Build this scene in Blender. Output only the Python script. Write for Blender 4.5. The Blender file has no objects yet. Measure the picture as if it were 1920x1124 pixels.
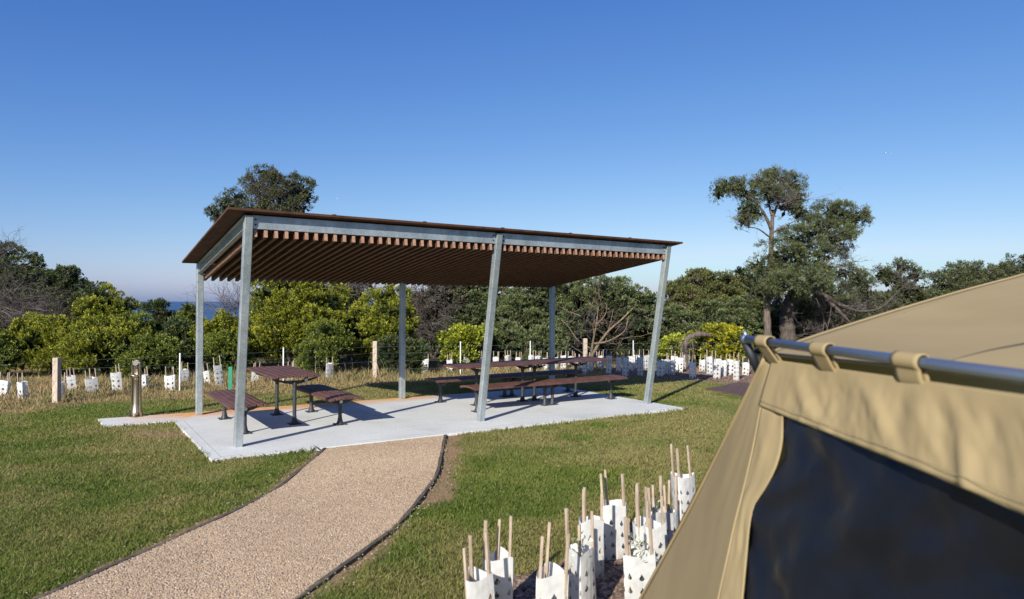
import bpy, math, random
import numpy as np
from mathutils import Vector, Matrix
random.seed(7); RNG = np.random.default_rng(11)
SC = bpy.context.scene
COL = SC.collection
PI = math.pi

# ------------------------------------------------------------------ camera
CH, FPX = 1.85, 1280.0
pitch, roll = math.radians(0.31), math.radians(0.3)
fw = Vector((0, math.cos(pitch), math.sin(pitch)))
r0 = Vector((1, 0, 0)); u0 = r0.cross(fw)
rt = r0*math.cos(roll) + u0*math.sin(roll)
up = u0*math.cos(roll) - r0*math.sin(roll)
EYE = Vector((0, 0, CH))
def ray(x, y): return rt*(x-960) - up*(y-562) + fw*FPX
def G(x, y, z=0.0):
    d = ray(x, y); return EYE + d*((z-CH)/d.z)
def Yd(x, y, Y):
    d = ray(x, y); return EYE + d*(Y/d.y)
cam = bpy.data.cameras.new('camera'); camo = bpy.data.objects.new('camera', cam); COL.objects.link(camo)
cam.sensor_width = 36; cam.lens = 24; cam.clip_end = 60000; cam.clip_start = 0.05
camo.matrix_world = Matrix((( rt.x, up.x, -fw.x, 0), (rt.y, up.y, -fw.y, 0), (rt.z, up.z, -fw.z, CH), (0, 0, 0, 1)))
cam.dof.use_dof = True; cam.dof.focus_distance = 11.0; cam.dof.aperture_fstop = 2.8
SC.camera = camo

# ------------------------------------------------------------------ light
SUN_EL = math.radians(26.6)
sx, sy = -.396, -.918                       # towards the sun, horizontally
W = bpy.data.worlds.new('World'); SC.world = W; W.use_nodes = True
nt = W.node_tree; bg = nt.nodes['Background']
sk = nt.nodes.new('ShaderNodeTexSky'); sk.sky_type = 'NISHITA'; sk.sun_disc = False
sk.sun_elevation = SUN_EL; sk.sun_rotation = math.atan2(sx, sy)
sk.altitude = 0; sk.air_density = 0.7; sk.dust_density = 1.0; sk.ozone_density = 4.0
# clear sea air after the model: each channel keeps the sky's own gradient, a little steeper in red, flatter in blue
ss = nt.nodes.new('ShaderNodeSeparateColor'); sc_ = nt.nodes.new('ShaderNodeCombineColor'); nt.links.new(sk.outputs[0], ss.inputs[0])
for ch, (ga, kk) in enumerate(((1.45, .550), (1.08, .705), (.61, 1.60))):
    p1 = nt.nodes.new('ShaderNodeMath'); p1.operation = 'POWER'; p1.inputs[1].default_value = ga; p0 = nt.nodes.new('ShaderNodeMath'); p0.operation = 'MINIMUM'; p0.inputs[1].default_value = (3.5, 6.0, 20)[ch]; nt.links.new(ss.outputs[ch], p0.inputs[0]); nt.links.new(p0.outputs[0], p1.inputs[0])
    p2 = nt.nodes.new('ShaderNodeMath'); p2.operation = 'MULTIPLY'; p2.inputs[1].default_value = kk; nt.links.new(p1.outputs[0], p2.inputs[0]); nt.links.new(p2.outputs[0], sc_.inputs[ch])
nt.links.new(sc_.outputs[0], bg.inputs[0]); bg.inputs[1].default_value = 0.11
sl = bpy.data.lights.new('sun', 'SUN'); sl.energy = 4.6; sl.angle = math.radians(.5); sl.color = (1, .955, .845)
so = bpy.data.objects.new('sun', sl); COL.objects.link(so)
so.rotation_euler = Vector((sx*math.cos(SUN_EL), sy*math.cos(SUN_EL), math.sin(SUN_EL))).to_track_quat('Z', 'Y').to_euler()
SC.view_settings.view_transform = 'Standard'; SC.view_settings.look = 'None'
SC.view_settings.exposure = 0.68; SC.view_settings.gamma = 1

# ------------------------------------------------------------------ materials
def mat(name, col=(.5, .5, .5), rough=.7, metal=0, spec=.5):
    m = bpy.data.materials.new(name); m.use_nodes = True
    b = m.node_tree.nodes['Principled BSDF']
    b.inputs['Base Color'].default_value = (*col, 1); b.inputs['Roughness'].default_value = rough
    b.inputs['Metallic'].default_value = metal; b.inputs['Specular IOR Level'].default_value = spec
    return m
def N(m, t, **kw):
    n = m.node_tree.nodes.new(t)
    for k, v in kw.items(): setattr(n, k, v)
    return n
def L(m, a, b): m.node_tree.links.new(a, b)
def P(m): return m.node_tree.nodes['Principled BSDF']
def ramp(m, fac, stops):
    r = N(m, 'ShaderNodeValToRGB'); L(m, fac, r.inputs[0])
    e = r.color_ramp.elements
    while len(e) < len(stops): e.new(.5)
    for el, (p, c) in zip(e, stops): el.position = p; el.color = (*c, 1)
    return r.outputs[0]
def noise(m, scale, detail=4, rough=.55, stretch=None, coord='Object'):
    tc = N(m, 'ShaderNodeTexCoord'); out = tc.outputs[coord]
    if stretch:
        mp = N(m, 'ShaderNodeMapping'); mp.inputs['Scale'].default_value = stretch
        L(m, out, mp.inputs[0]); out = mp.outputs[0]
    n = N(m, 'ShaderNodeTexNoise'); n.inputs['Scale'].default_value = scale
    n.inputs['Detail'].default_value = detail; n.inputs['Roughness'].default_value = rough
    L(m, out, n.inputs['Vector']); return n.outputs[0]
def bump(m, h, strength=.3, dist=.01):
    b = N(m, 'ShaderNodeBump'); b.inputs['Strength'].default_value = strength; b.inputs['Distance'].default_value = dist
    L(m, h, b.inputs['Height']); L(m, b.outputs[0], P(m).inputs['Normal'])
def mixc(m, fac, a, b, mode='MIX'):
    x = N(m, 'ShaderNodeMix', data_type='RGBA', blend_type=mode)
    for s, v in ((0, fac), (6, a), (7, b)):
        if hasattr(v, 'links'): L(m, v, x.inputs[s])
        elif isinstance(v, tuple): x.inputs[s].default_value = (*v, 1)
        else: x.inputs[s].default_value = v
    return x.outputs[2]
def noisy(name, c1, c2, scale, rough=.7, metal=0, bs=.2, bd=.005, stretch=None, lo=.35, hi=.65, spec=.4):
    m = mat(name, c1, rough, metal, spec); n = noise(m, scale, 6, .6, stretch)
    L(m, ramp(m, n, [(lo, c1), (hi, c2)]), P(m).inputs['Base Color'])
    if bs: bump(m, noise(m, scale*4, 4, .6, stretch), bs, bd)
    return m

M = {}
def galv():
    m = mat('galvanised_steel', (.42, .45, .47), .42, .55)
    v = N(m, 'ShaderNodeTexVoronoi'); v.inputs['Scale'].default_value = 45
    tc = N(m, 'ShaderNodeTexCoord'); L(m, tc.outputs['Object'], v.inputs['Vector'])
    a = ramp(m, v.outputs['Color'], [(0, (.36, .40, .42)), (1, (.50, .54, .56))])
    b = ramp(m, noise(m, 3.5, 6, .65, (1, 1, .35)), [(.3, (.62, .66, .66)), (.6, (1, 1, 1))])
    L(m, mixc(m, 1.0, a, b, 'MULTIPLY'), P(m).inputs['Base Color'])
    L(m, ramp(m, noise(m, 9, 4), [(.3, (.32,)*3), (.7, (.55,)*3)]), P(m).inputs['Roughness'])
    return m
M['galv'] = galv()
M['corten'] = noisy('rusted_steel', (.045, .019, .011), (.105, .042, .019), 6, .8, .1, .3, .003)
M['batten'] = noisy('stained_timber', (.070, .034, .020), (.155, .078, .042), 5, .7, 0, .3, .003, (14, 1, 14))
M['batten_end'] = noisy('batten_end_sunlit', (.30, .16, .11), (.42, .25, .18), 25, .8)  # paler than the batten: sunlight on the end faces put into the colour
M['slat'] = noisy('brown_slats', (.075, .035, .029), (.135, .062, .048), 7, .55, 0, .3, .002, (1, 1, 1), spec=.35)
M['char'] = noisy('charcoal_powdercoat', (.026, .028, .031), (.045, .047, .05), 30, .5, .1, .1, .001)
M['disc'] = mat('cast_disc', (.55, .54, .50), .4, .6)
M['rubber'] = mat('black_strap', (.012, .014, .02), .6)

def concrete():
    m = mat('concrete', (.55, .55, .54), .85)
    a = ramp(m, noise(m, .9, 8, .6), [(.25, (.50, .50, .49)), (.45, (.63, .632, .62)), (.75, (.72, .722, .71))])
    a2 = ramp(m, noise(m, 26, 5, .7), [(.3, (.82, .82, .82)), (.65, (1, 1, 1))])
    base = mixc(m, 1.0, a, a2, 'MULTIPLY')
    br = ramp(m, noise(m, 5, 4, .6, (.5, 9, 1)), [(.3, (.86, .86, .86)), (.6, (1, 1, 1))])
    base = mixc(m, 1.0, base, br, 'MULTIPLY')
    # iron stain left by bore water along the back edge
    tc = N(m, 'ShaderNodeTexCoord'); sp = N(m, 'ShaderNodeSeparateXYZ'); L(m, tc.outputs['Object'], sp.inputs[0])
    def rng(o, a_, b_):
        r = N(m, 'ShaderNodeMapRange'); r.inputs[1].default_value = a_; r.inputs[2].default_value = b_; L(m, o, r.inputs[0]); return r.outputs[0]
    def mul(p, q):
        x = N(m, 'ShaderNodeMath', operation='MULTIPLY'); L(m, p, x.inputs[0]); L(m, q, x.inputs[1]); return x.outputs[0]
    ny = noise(m, 1.6, 4, .6)
    ad = N(m, 'ShaderNodeMath', operation='MULTIPLY_ADD'); L(m, ny, ad.inputs[0]); ad.inputs[1].default_value = .7; L(m, sp.outputs[1], ad.inputs[2])
    f = mul(rng(ad.outputs[0], 2.8, 3.35), rng(sp.outputs[0], 5.8, 3.8)); f = mul(f, rng(sp.outputs[0], -1.3, -.2))
    f = mul(f, ramp(m, noise(m, 7, 4), [(.2, (.55,)*3), (.6, (1,)*3)]))
    L(m, mixc(m, f, base, (.62, .28, .07)), P(m).inputs['Base Color'])
    bump(m, noise(m, 60, 5, .7, (.4, 3, 1)), .25, .002)
    return m
M['concrete'] = concrete()
def attrmat(name, rough=.6, trans=0.0, spec=.3, nscale=None):
    m = mat(name, (.2, .2, .2), rough, 0, spec)
    a = N(m, 'ShaderNodeAttribute', attribute_name='col')
    c = a.outputs['Color']
    if nscale:
        c = mixc(m, 1.0, c, ramp(m, noise(m, nscale, 6, .7), [(.3, (.72,)*3), (.7, (1.12,)*3)]), 'MULTIPLY')
    L(m, c, P(m).inputs['Base Color'])
    if trans:
        t = N(m, 'ShaderNodeBsdfTranslucent'); L(m, c, t.inputs[0])
        mx = N(m, 'ShaderNodeMixShader'); mx.inputs[0].default_value = trans
        L(m, P(m).outputs[0], mx.inputs[1]); L(m, t.outputs[0], mx.inputs[2])
        L(m, mx.outputs[0], m.node_tree.nodes['Material Output'].inputs[0])
    return m
M['ground'] = attrmat('soil_and_turf', .95, 0, .1, 40)
M['blade'] = attrmat('grass_blades', .55, .3, .25)
M['leaf'] = attrmat('leaves', .5, .22, .3)
M['stone'] = attrmat('gravel_stones', .85, 0, .2)
M['bark'] = noisy('rough_bark', (.075, .058, .046), (.19, .15, .12), 6, .95, 0, 1.0, .03, (3, 3, .5))
M['palebark'] = noisy('pale_bark', (.11, .08, .055), (.25, .18, .12), 6, .9, 0, .5, .01, (3, 3, .6))
M['twig'] = noisy('dead_twigs', (.075, .062, .058), (.18, .15, .14), 3, .95, 0, 0)
M['path'] = noisy('gravel_bed', (.33, .225, .15), (.46, .33, .23), 90, .95, 0, .8, .004)
M['edge'] = noisy('weathered_edging', (.060, .046, .036), (.14, .11, .085), 12, .85, 0, .4, .003)
M['stake'] = noisy('hardwood_stake', (.29, .22, .16), (.44, .35, .27), 9, .8, 0, .2, .002, (4, 4, 1))
M['post'] = noisy('fence_post_timber', (.36, .28, .22), (.50, .41, .34), 9, .9, 0, .4, .003, (4, 4, 1))
M['picket'] = mat('white_picket', (.62, .66, .70), .5, .2)
M['cap'] = mat('yellow_cap', (.80, .62, .02), .5)
M['greenpost'] = noisy('green_paint', (.01, .16, .09), (.015, .21, .12), 9, .5)
M['wire'] = mat('fence_wire', (.25, .30, .33), .5, .6)
M['steel'] = noisy('brushed_stainless', (.36, .30, .22), (.50, .43, .33), 14, .34, 1, .1, .002, (1, 1, .1))
M['dark'] = mat('dark_steel', (.05, .045, .04), .5, .7)
M['lid'] = noisy('brown_pit_lid', (.075, .045, .038), (.13, .075, .06), 8, .7)
M['flower'] = mat('white_petals', (.78, .76, .66), .7)
M['bird'] = mat('gull_feathers', (.8, .8, .8), .7)

def sleeve_mat(cu=.060, cv=.082, rad=.20):
    m = mat('white_sleeve_plastic', (.80, .80, .80), .6)
    uv = N(m, 'ShaderNodeUVMap'); s = N(m, 'ShaderNodeSeparateXYZ'); L(m, uv.outputs[0], s.inputs[0])
    def ma(op, a, b=None, c=None):
        x = N(m, 'ShaderNodeMath', operation=op)
        for i, v in enumerate((a, b, c)):
            if v is None: continue
            if hasattr(v, 'links'): L(m, v, x.inputs[i])
            else: x.inputs[i].default_value = v
        return x.outputs[0]
    fx = ma('SUBTRACT', ma('FRACT', ma('MULTIPLY', s.outputs[0], 1/cu)), .5)
    fy = ma('SUBTRACT', ma('FRACT', ma('MULTIPLY', s.outputs[1], 1/cv)), .5)   # v counts down from the rim
    ax = ma('ABSOLUTE', fx)
    tri = ma('LESS_THAN', ax, ma('MULTIPLY', ma('ADD', fy, .24), .55))           # widens downwards
    top = ma('GREATER_THAN', fy, -.24)
    d = ma('SQRT', ma('ADD', ma('POWER', ax, 2), ma('POWER', ma('MULTIPLY', ma('SUBTRACT', fy, .12), 1.25), 2)))
    hole = ma('MAXIMUM', ma('MULTIPLY', ma('MULTIPLY', tri, top), ma('LESS_THAN', fy, .10)), ma('LESS_THAN', d, rad))
    hole = ma('MULTIPLY', hole, ma('GREATER_THAN', s.outputs[1], .075))
    L(m, ramp(m, noise(m, 8, 5), [(.3, (.52, .51, .49)), (.6, (.70, .70, .69))]), P(m).inputs['Base Color'])
    base_ = P(m).inputs['Base Color'].links[0].from_socket; tcz = N(m, 'ShaderNodeTexCoord'); sz = N(m, 'ShaderNodeSeparateXYZ'); L(m, tcz.outputs['Object'], sz.inputs[0])
    mr = N(m, 'ShaderNodeMapRange'); mr.inputs[1].default_value = .16; mr.inputs[2].default_value = .0; L(m, sz.outputs[2], mr.inputs[0])
    dirt = ma('MULTIPLY', mr.outputs[0], ramp(m, noise(m, 11, 5), [(.35, (0, 0, 0)), (.65, (.8, .8, .8))]))
    L(m, mixc(m, dirt, base_, (.30, .22, .15)), P(m).inputs['Base Color'])
    bump(m, noise(m, 7, 2), .8, .02)
    tr = N(m, 'ShaderNodeBsdfTransparent'); tl = N(m, 'ShaderNodeBsdfTranslucent'); tl.inputs[0].default_value = (.8, .8, .8, 1)
    m0 = N(m, 'ShaderNodeMixShader'); m0.inputs[0].default_value = .22
    L(m, P(m).outputs[0], m0.inputs[1]); L(m, tl.outputs[0], m0.inputs[2])
    mx = N(m, 'ShaderNodeMixShader'); L(m, hole, mx.inputs[0]); L(m, m0.outputs[0], mx.inputs[1]); L(m, tr.outputs[0], mx.inputs[2])
    L(m, mx.outputs[0], m.node_tree.nodes['Material Output'].inputs[0])
    return m
M['sleeve'] = sleeve_mat(); M['sleeve_far'] = sleeve_mat(.075, .105, .27)
def canvas():
    m = mat('tan_canvas', (.36, .26, .14), .85, 0, .15)
    L(m, ramp(m, noise(m, 2.2, 5), [(.3, (.285, .216, .114)), (.7, (.325, .248, .134))]), P(m).inputs['Base Color'])
    bump(m, noise(m, 900, 2), .15, .0006)
    return m
M['canvas'] = canvas()
M['mesh'] = noisy('black_insect_mesh', (.003, .0035, .006), (.006, .0065, .010), 5, .40, 0, 0, .01, spec=.38)
P(M['mesh']).inputs['Sheen Weight'].default_value = .12; P(M['mesh']).inputs['Sheen Roughness'].default_value = .35
M['thread'] = mat('stitching', (.25, .19, .105), .9)
M['shadedbark'] = noisy('shaded_rough_bark', (.045, .036, .030), (.125, .10, .082), 6, .95, 0, 1.0, .03, (3, 3, .5))  # copy of the bark, darkened in colour for the crown's shade on the trunk
M['chrome'] = mat('steel_pole', (.24, .28, .35), .42, .8)
def sea():
    m = mat('sea_water', (.012, .045, .12), .35, 0, .3)
    bump(m, noise(m, .15, 6, .6, (1, 3, 1)), .6, 1.0); return m
M['sea'] = sea()

# ------------------------------------------------------------------ builders
def tag(o, label=None, cat=None, group=None, kind=None):
    if label: o['label'] = label
    if cat: o['category'] = cat
    if group: o['group'] = group
    if kind: o['kind'] = kind
    return o
def empty(name, loc=(0, 0, 0), rz=0, label=None, cat=None, group=None):
    o = bpy.data.objects.new(name, None); COL.objects.link(o); o.location = loc; o.rotation_euler = (0, 0, rz)
    o.empty_display_size = .1
    return tag(o, label, cat, group)
class MB:
    def __init__(s): s.v = []; s.f = []; s.uv = None
    def box(s, c, size, R=None, taper=None):
        c = Vector(c); hx, hy, hz = [k/2 for k in size]; b = len(s.v)
        for z in (-hz, hz):
            for x, y in ((-hx, -hy), (hx, -hy), (hx, hy), (-hx, hy)):
                p = Vector((x, y, z))
                if taper and z > 0: p.x *= taper; p.y *= taper
                s.v.append(c + (R @ p if R else p))
        s.f += [(b, b+3, b+2, b+1), (b+4, b+5, b+6, b+7), (b, b+1, b+5, b+4), (b+1, b+2, b+6, b+5), (b+2, b+3, b+7, b+6), (b+3, b, b+4, b+7)]
        return s
    def bar(s, a, b_, w, d, side=Vector((1, 0, 0))):   # box from a to b_, width w along `side`
        a = Vector(a); b_ = Vector(b_); t = (b_-a).normalized()
        x = (side - t*side.dot(t)).normalized(); y = t.cross(x)
        R = Matrix((x, y, t)).transposed()
        return s.box((a+b_)/2, (w, d, (b_-a).length), R)
    def tube(s, pts, rad, n=8, cap=True):
        pts = [Vector(p) for p in pts]
        if not hasattr(rad, '__len__'): rad = [rad]*len(pts)
        b = len(s.v); x = None
        for i, p in enumerate(pts):
            t = (pts[min(i+1, len(pts)-1)] - pts[max(i-1, 0)]).normalized()
            if x is None: x = t.orthogonal().normalized()
            else: x = (x - t*x.dot(t)).normalized()
            y = t.cross(x)
            for k in range(n):
                a = 2*PI*k/n; s.v.append(p + (x*math.cos(a) + y*math.sin(a))*rad[i])
        for i in range(len(pts)-1):
            for k in range(n):
                s.f.append((b+i*n+k, b+i*n+(k+1) % n, b+(i+1)*n+(k+1) % n, b+(i+1)*n+k))
        if cap:
            s.f.append(tuple(b+k for k in range(n))[::-1]); s.f.append(tuple(b+(len(pts)-1)*n+k for k in range(n)))
        return s
    def lathe(s, c, prof, n=20):
        return s.tube([Vector(c)+Vector((0, 0, z)) for r, z in prof], [r for r, z in prof], n)
    def prism(s, poly, z0, z1):
        b = len(s.v); n = len(poly)
        for z in (z0, z1):
            for p in poly: s.v.append(Vector((p[0], p[1], z)))
        s.f.append(tuple(range(b, b+n))[::-1]); s.f.append(tuple(range(b+n, b+2*n)))
        for i in range(n): j = (i+1) % n; s.f.append((b+i, b+j, b+n+j, b+n+i))
        return s
    def grid(s, rows):     # rows of points
        b = len(s.v); m = len(rows[0])
        for r in rows: s.v += [Vector(p) for p in r]
        for i in range(len(rows)-1):
            for j in range(m-1): s.f.append((b+i*m+j, b+i*m+j+1, b+(i+1)*m+j+1, b+(i+1)*m+j))
        return s
    def build(s, name, m, parent=None, smooth=False, bevel=0, world=False, thick=0):
        me = bpy.data.meshes.new(name); me.from_pydata([tuple(v) for v in s.v], [], s.f)
        if s.uv:
            ul = me.uv_layers.new(name='UVMap')
            for lp in me.loops: ul.data[lp.index].uv = s.uv[lp.vertex_index]
        me.materials.append(m)
        if smooth: me.polygons.foreach_set('use_smooth', [True]*len(me.polygons))
        me.update()
        o = bpy.data.objects.new(name, me); COL.objects.link(o)
        if parent:
            o.parent = parent
            if world: o.matrix_parent_inverse = parent_inv(parent)
        if bevel:
            bv = o.modifiers.new('bevel', 'BEVEL'); bv.width = bevel; bv.segments = 2; bv.limit_method = 'ANGLE'
        if thick:
            sd = o.modifiers.new('thickness', 'SOLIDIFY'); sd.thickness = thick; sd.offset = 0
        return o
def parent_inv(p):
    m = Matrix.LocRotScale(p.location, p.rotation_euler, None)
    if p.parent: m = Matrix.LocRotScale(p.parent.location, p.parent.rotation_euler, None) @ m
    return m.inverted()
def fast(name, V, F, m, parent=None, col=None, world=True, smooth=False):
    """V (n,3), F (m,k) numpy -> mesh object"""
    me = bpy.data.meshes.new(name); k = F.shape[1]
    me.vertices.add(len(V)); me.vertices.foreach_set('co', V.astype(np.float32).ravel())
    me.loops.add(F.size); me.loops.foreach_set('vertex_index', F.astype(np.int32).ravel())
    me.polygons.add(len(F)); me.polygons.foreach_set('loop_start', np.arange(0, F.size, k, dtype=np.int32))
    me.update(calc_edges=True)
    if smooth: me.polygons.foreach_set('use_smooth', np.ones(len(F), bool))
    if col is not None:
        at = me.color_attributes.new('col', 'FLOAT_COLOR', 'POINT')
        at.data.foreach_set('color', np.concatenate([col, np.ones((len(col), 1))], 1).astype(np.float32).ravel())
    me.materials.append(m)
    o = bpy.data.objects.new(name, me); COL.objects.link(o)
    if parent:
        o.parent = parent
        if world: o.matrix_parent_inverse = parent_inv(parent)
    return o
def copy_tree(o, parent=None):
    c = o.copy(); COL.objects.link(c); c.parent = parent
    if parent is not None: c.matrix_parent_inverse = o.matrix_parent_inverse.copy()
    for ch in list(o.children): copy_tree(ch, c)
    return c
def inpoly(x, y, poly):
    ins = np.zeros(x.shape, bool); n = len(poly)
    for i in range(n):
        x1, y1 = poly[i]; x2, y2 = poly[(i+1) % n]
        c = ((y1 > y) != (y2 > y)) & (x < (x2-x1)*(y-y1)/((y2-y1) or 1e-9)+x1)
        ins ^= c
    return ins
def distline(x, y, line):
    d = np.full(x.shape, 1e9)
    for (x1, y1), (x2, y2) in zip(line[:-1], line[1:]):
        dx, dy = x2-x1, y2-y1; t = np.clip(((x-x1)*dx+(y-y1)*dy)/(dx*dx+dy*dy+1e-9), 0, 1)
        d = np.minimum(d, np.hypot(x-x1-t*dx, y-y1-t*dy))
    return d
_tab = np.random.default_rng(3).random((256, 256))
def vn(x, y, s, o=0):
    x = x/s+37.3+o*17.7; y = y/s+51.9+o*9.1; xi = np.floor(x).astype(int); yi = np.floor(y).astype(int); fx = x-xi; fy = y-yi
    fx = fx*fx*(3-2*fx); fy = fy*fy*(3-2*fy); g = lambda a, b: _tab[a % 256, b % 256]
    return (g(xi, yi)*(1-fx)+g(xi+1, yi)*fx)*(1-fy)+(g(xi, yi+1)*(1-fx)+g(xi+1, yi+1)*fx)*fy
def fbm(x, y, s, o=0): return vn(x, y, s, o)*.5+vn(x, y, s*.47, o+1)*.3+vn(x, y, s*.21, o+2)*.2
def sm(a, lo, hi): t = np.clip((a-lo)/(hi-lo), 0, 1); return t*t*(3-2*t)
def resample(pts, n):
    pts = [Vector(p) for p in pts]; d = [0]
    for a, b in zip(pts[:-1], pts[1:]): d.append(d[-1]+(b-a).length)
    out = []
    for i in range(n):
        t = d[-1]*i/(n-1); k = 0
        while k < len(pts)-2 and d[k+1] < t: k += 1
        out.append(pts[k].lerp(pts[k+1], (t-d[k])/max(d[k+1]-d[k], 1e-9)))
    return out
def smoothline(pts, n):
    pts = [Vector(p) for p in pts]; out = []
    P_ = [pts[0]*2-pts[1]]+pts+[pts[-1]*2-pts[-2]]
    for i in range(len(pts)-1):
        a, b, c, d = P_[i:i+4]
        for k in range(6):
            t = k/6; out.append(.5*((2*b)+(c-a)*t+(2*a-5*b+4*c-d)*t*t+(3*b-a-3*c+d)*t**3))
    out.append(pts[-1]); return resample(out, n)

# ------------------------------------------------------------------ ground
LZ = -.034                                   # lawn soil level (slab top is 0)
F1 = G(446, 838); ANG = math.atan2(.55114, .83441)
U = Vector((math.cos(ANG), math.sin(ANG), 0)); V_ = Vector((-math.sin(ANG), math.cos(ANG), 0))
def SH(a, b, z=0): return F1 + U*a + V_*b + Vector((0, 0, z))
slab_ab = [(-.42, -.60), (7.40, -.74), (7.40, 2.88), (-1.40, 3.34), (-1.36, 2.60), (-.42, 2.50)]
slab_xy = [tuple(SH(a, b)[:2]) for a, b in slab_ab]
pl_px = [(609, 836), (607, 844), (565, 880), (525, 913), (474, 942), (419, 970), (365, 993), (310, 1019), (219, 1059), (164, 1084), (73, 1124)]
pr_px = [(835, 815), (834, 822), (829, 843), (821, 884), (805, 912), (779, 947), (762, 967), (733, 996), (704, 1018), (669, 1045), (629, 1072), (589, 1101), (560, 1122)]
pl = [G(x, y, -.02) for x, y in pl_px]; pr = [G(x, y, -.02) for x, y in pr_px]
for l in (pl, pr):
    d = (l[-1]-l[-3]).normalized(); l += [l[-1]+d*.8, l[-1]+d*1.6+Vector((-.1, 0, 0)), l[-1]+d*2.6+Vector((-.3, 0, 0))]
pl = smoothline(pl, 60); pr = smoothline(pr, 60)
path_xy = [p[:2] for p in pl]+[p[:2] for p in reversed(pr)]
plx = [tuple(p[:2]) for p in pl]; prx = [tuple(p[:2]) for p in pr]
dry_px = [(-500, 830), (-200, 800), (0, 779), (100, 768), (220, 760), (450, 746), (600, 735), (760, 724), (950, 712), (1100, 706), (1200, 711), (1340, 718), (1400, 727), (1560, 745), (1800, 760)]
dryl = [tuple(G(x, y, LZ)[:2]) for x, y in dry_px]
def dryside(x, y):       # signed distance beyond the lawn's far edge
    xs = np.array([p[0] for p in dryl]); ys = np.array([p[1] for p in dryl])
    return y-np.interp(x, xs, ys)
bed_px = [(885, 1124), (950, 1085), (1050, 1050), (1110, 1020), (1180, 985), (1240, 965), (1290, 940), (1400, 900), (1500, 900), (1500, 1124)]
bed = [tuple(G(x, y, LZ)[:2]) for x, y in bed_px]+[(1.6, 3.2), (-.35, 3.2)]
patch = G(303, 815, LZ); patch2 = G(255, 835, LZ)
def groundmask(x, y):
    ds = dryside(x, y)+(fbm(x, y, 1.1, 5)-.5)*1.4
    dry = sm(ds, -.15, .5)
    mulch = sm(x, 2.2, 3.4)*sm(ds, .0, .3)
    dp = np.minimum(distline(x, y, prx), distline(x, y, plx)*2.1)
    verge = 1-sm(dp+(fbm(x, y, .5, 9)-.5)*.45, .10, .30)
    pt = 1-sm(np.hypot((x-patch.x)/.62, (y-patch.y)/.5)+(fbm(x, y, .3, 2)-.5)*1.3, .5, 1.0)
    b = inpoly(x, y, bed).astype(float)
    db = distline(x, y, bed); b = np.where(b > 0, sm(db+(fbm(x, y, .25, 4)-.5)*.2, 0, .08), 0)
    return dry, mulch, np.maximum(verge, pt*.9), b
C = lambda *c: np.array(c)
GREEN, LIME, OLIVE, STRAW, DIRT, MULCH = C(.112, .160, .027), C(.170, .205, .040), C(.240, .222, .080), C(.36, .27, .13), C(.30, .19, .115), C(.13, .085, .06)
def lerp(a, b, t): return a*(1-t[:, None])+b*t[:, None]
def lawncol(x, y, rnd=None):
    dry, mulch, bare, b = groundmask(x, y)
    n1 = fbm(x, y, 2.3, 1); n2 = fbm(x, y, .6, 6)
    yel = sm(n1*.6+n2*.5+.10*sm(x, 0, 3)*sm(y, 3, 12), .42, .78)
    c = lerp(np.tile(GREEN, (len(x), 1)), LIME, sm(n2, .25, .75))
    c = lerp(c, OLIVE, yel*.85)
    if rnd is not None: c = lerp(c, STRAW, (rnd < (.06+.22*yel)).astype(float)*.8)
    c = lerp(c, STRAW*(.75+.5*n2[:, None]), dry*.9)
    return c, dry, mulch, bare, b
def ground():
    xs = np.concatenate([np.array([-6000, -600, -200, -90, -50, -30, -22]), np.arange(-18, 14, .12), np.array([18, 24, 35, 60, 120, 300, 900, 6000])])
    ys = np.concatenate([np.array([-6000, -300, -40, -12, -4, 0]), np.arange(1.6, 24, .12), np.array([26, 30, 36, 44, 52, 62, 75, 90, 110, 160])])
    X, Y = np.meshgrid(xs, ys); x = X.ravel(); y = Y.ravel()
    c, dry, mulch, bare, b = lawncol(x, y)
    c = lerp(c*.85, DIRT, np.maximum(bare, .12*np.ones(len(x)))); c = lerp(c, MULCH*1.3, mulch); c = lerp(c, MULCH*.8, b)
    z = LZ + (fbm(x, y, 1.2, 8)-.5)*.02 - 9*sm(y, 42, 85)
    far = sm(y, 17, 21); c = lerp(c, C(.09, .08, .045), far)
    V = np.stack([x, y, z], 1); n = len(xs); i, j = np.meshgrid(np.arange(len(ys)-1), np.arange(n-1), indexing='ij')
    a = (i*n+j).ravel(); F = np.stack([a, a+1, a+n+1, a+n], 1)
    o = fast('ground', V, F, M['ground'], col=c, smooth=True); tag(o, kind='structure')
ground()
s = MB(); s.grid([[(-40000, 58, -6.5), (40000, 58, -6.5)], [(-40000, 40000, -6.5), (40000, 40000, -6.5)]])
tag(s.build('sea', M['sea']), kind='structure')

shelf = MB(); b0 = MB()
pa = empty('slab_origin'); bpy.data.objects.remove(pa)
sb = MB(); sb.prism(slab_ab, -.22, 0)
slab = sb.build('concrete_slab', M['concrete'], bevel=.008); slab.location = F1; slab.rotation_euler = (0, 0, ANG); tag(slab, kind='structure')
# tooled joints, narrow grooves shown as recessed-looking strips of darker colour
M['joint'] = mat('slab_joint', (.36, .355, .34), .9)
jb = MB()
for a in (2.4, 4.9): jb.box((a, 1.15, .001), (.008, 3.55, .004))
jb.box((-.30, .95, .001), (.006, 2.95, .004)); jb.box((3.5, -.50, .001), (7.6, .006, .0042))
j = jb.build('joint', M['joint'], slab)

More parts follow.
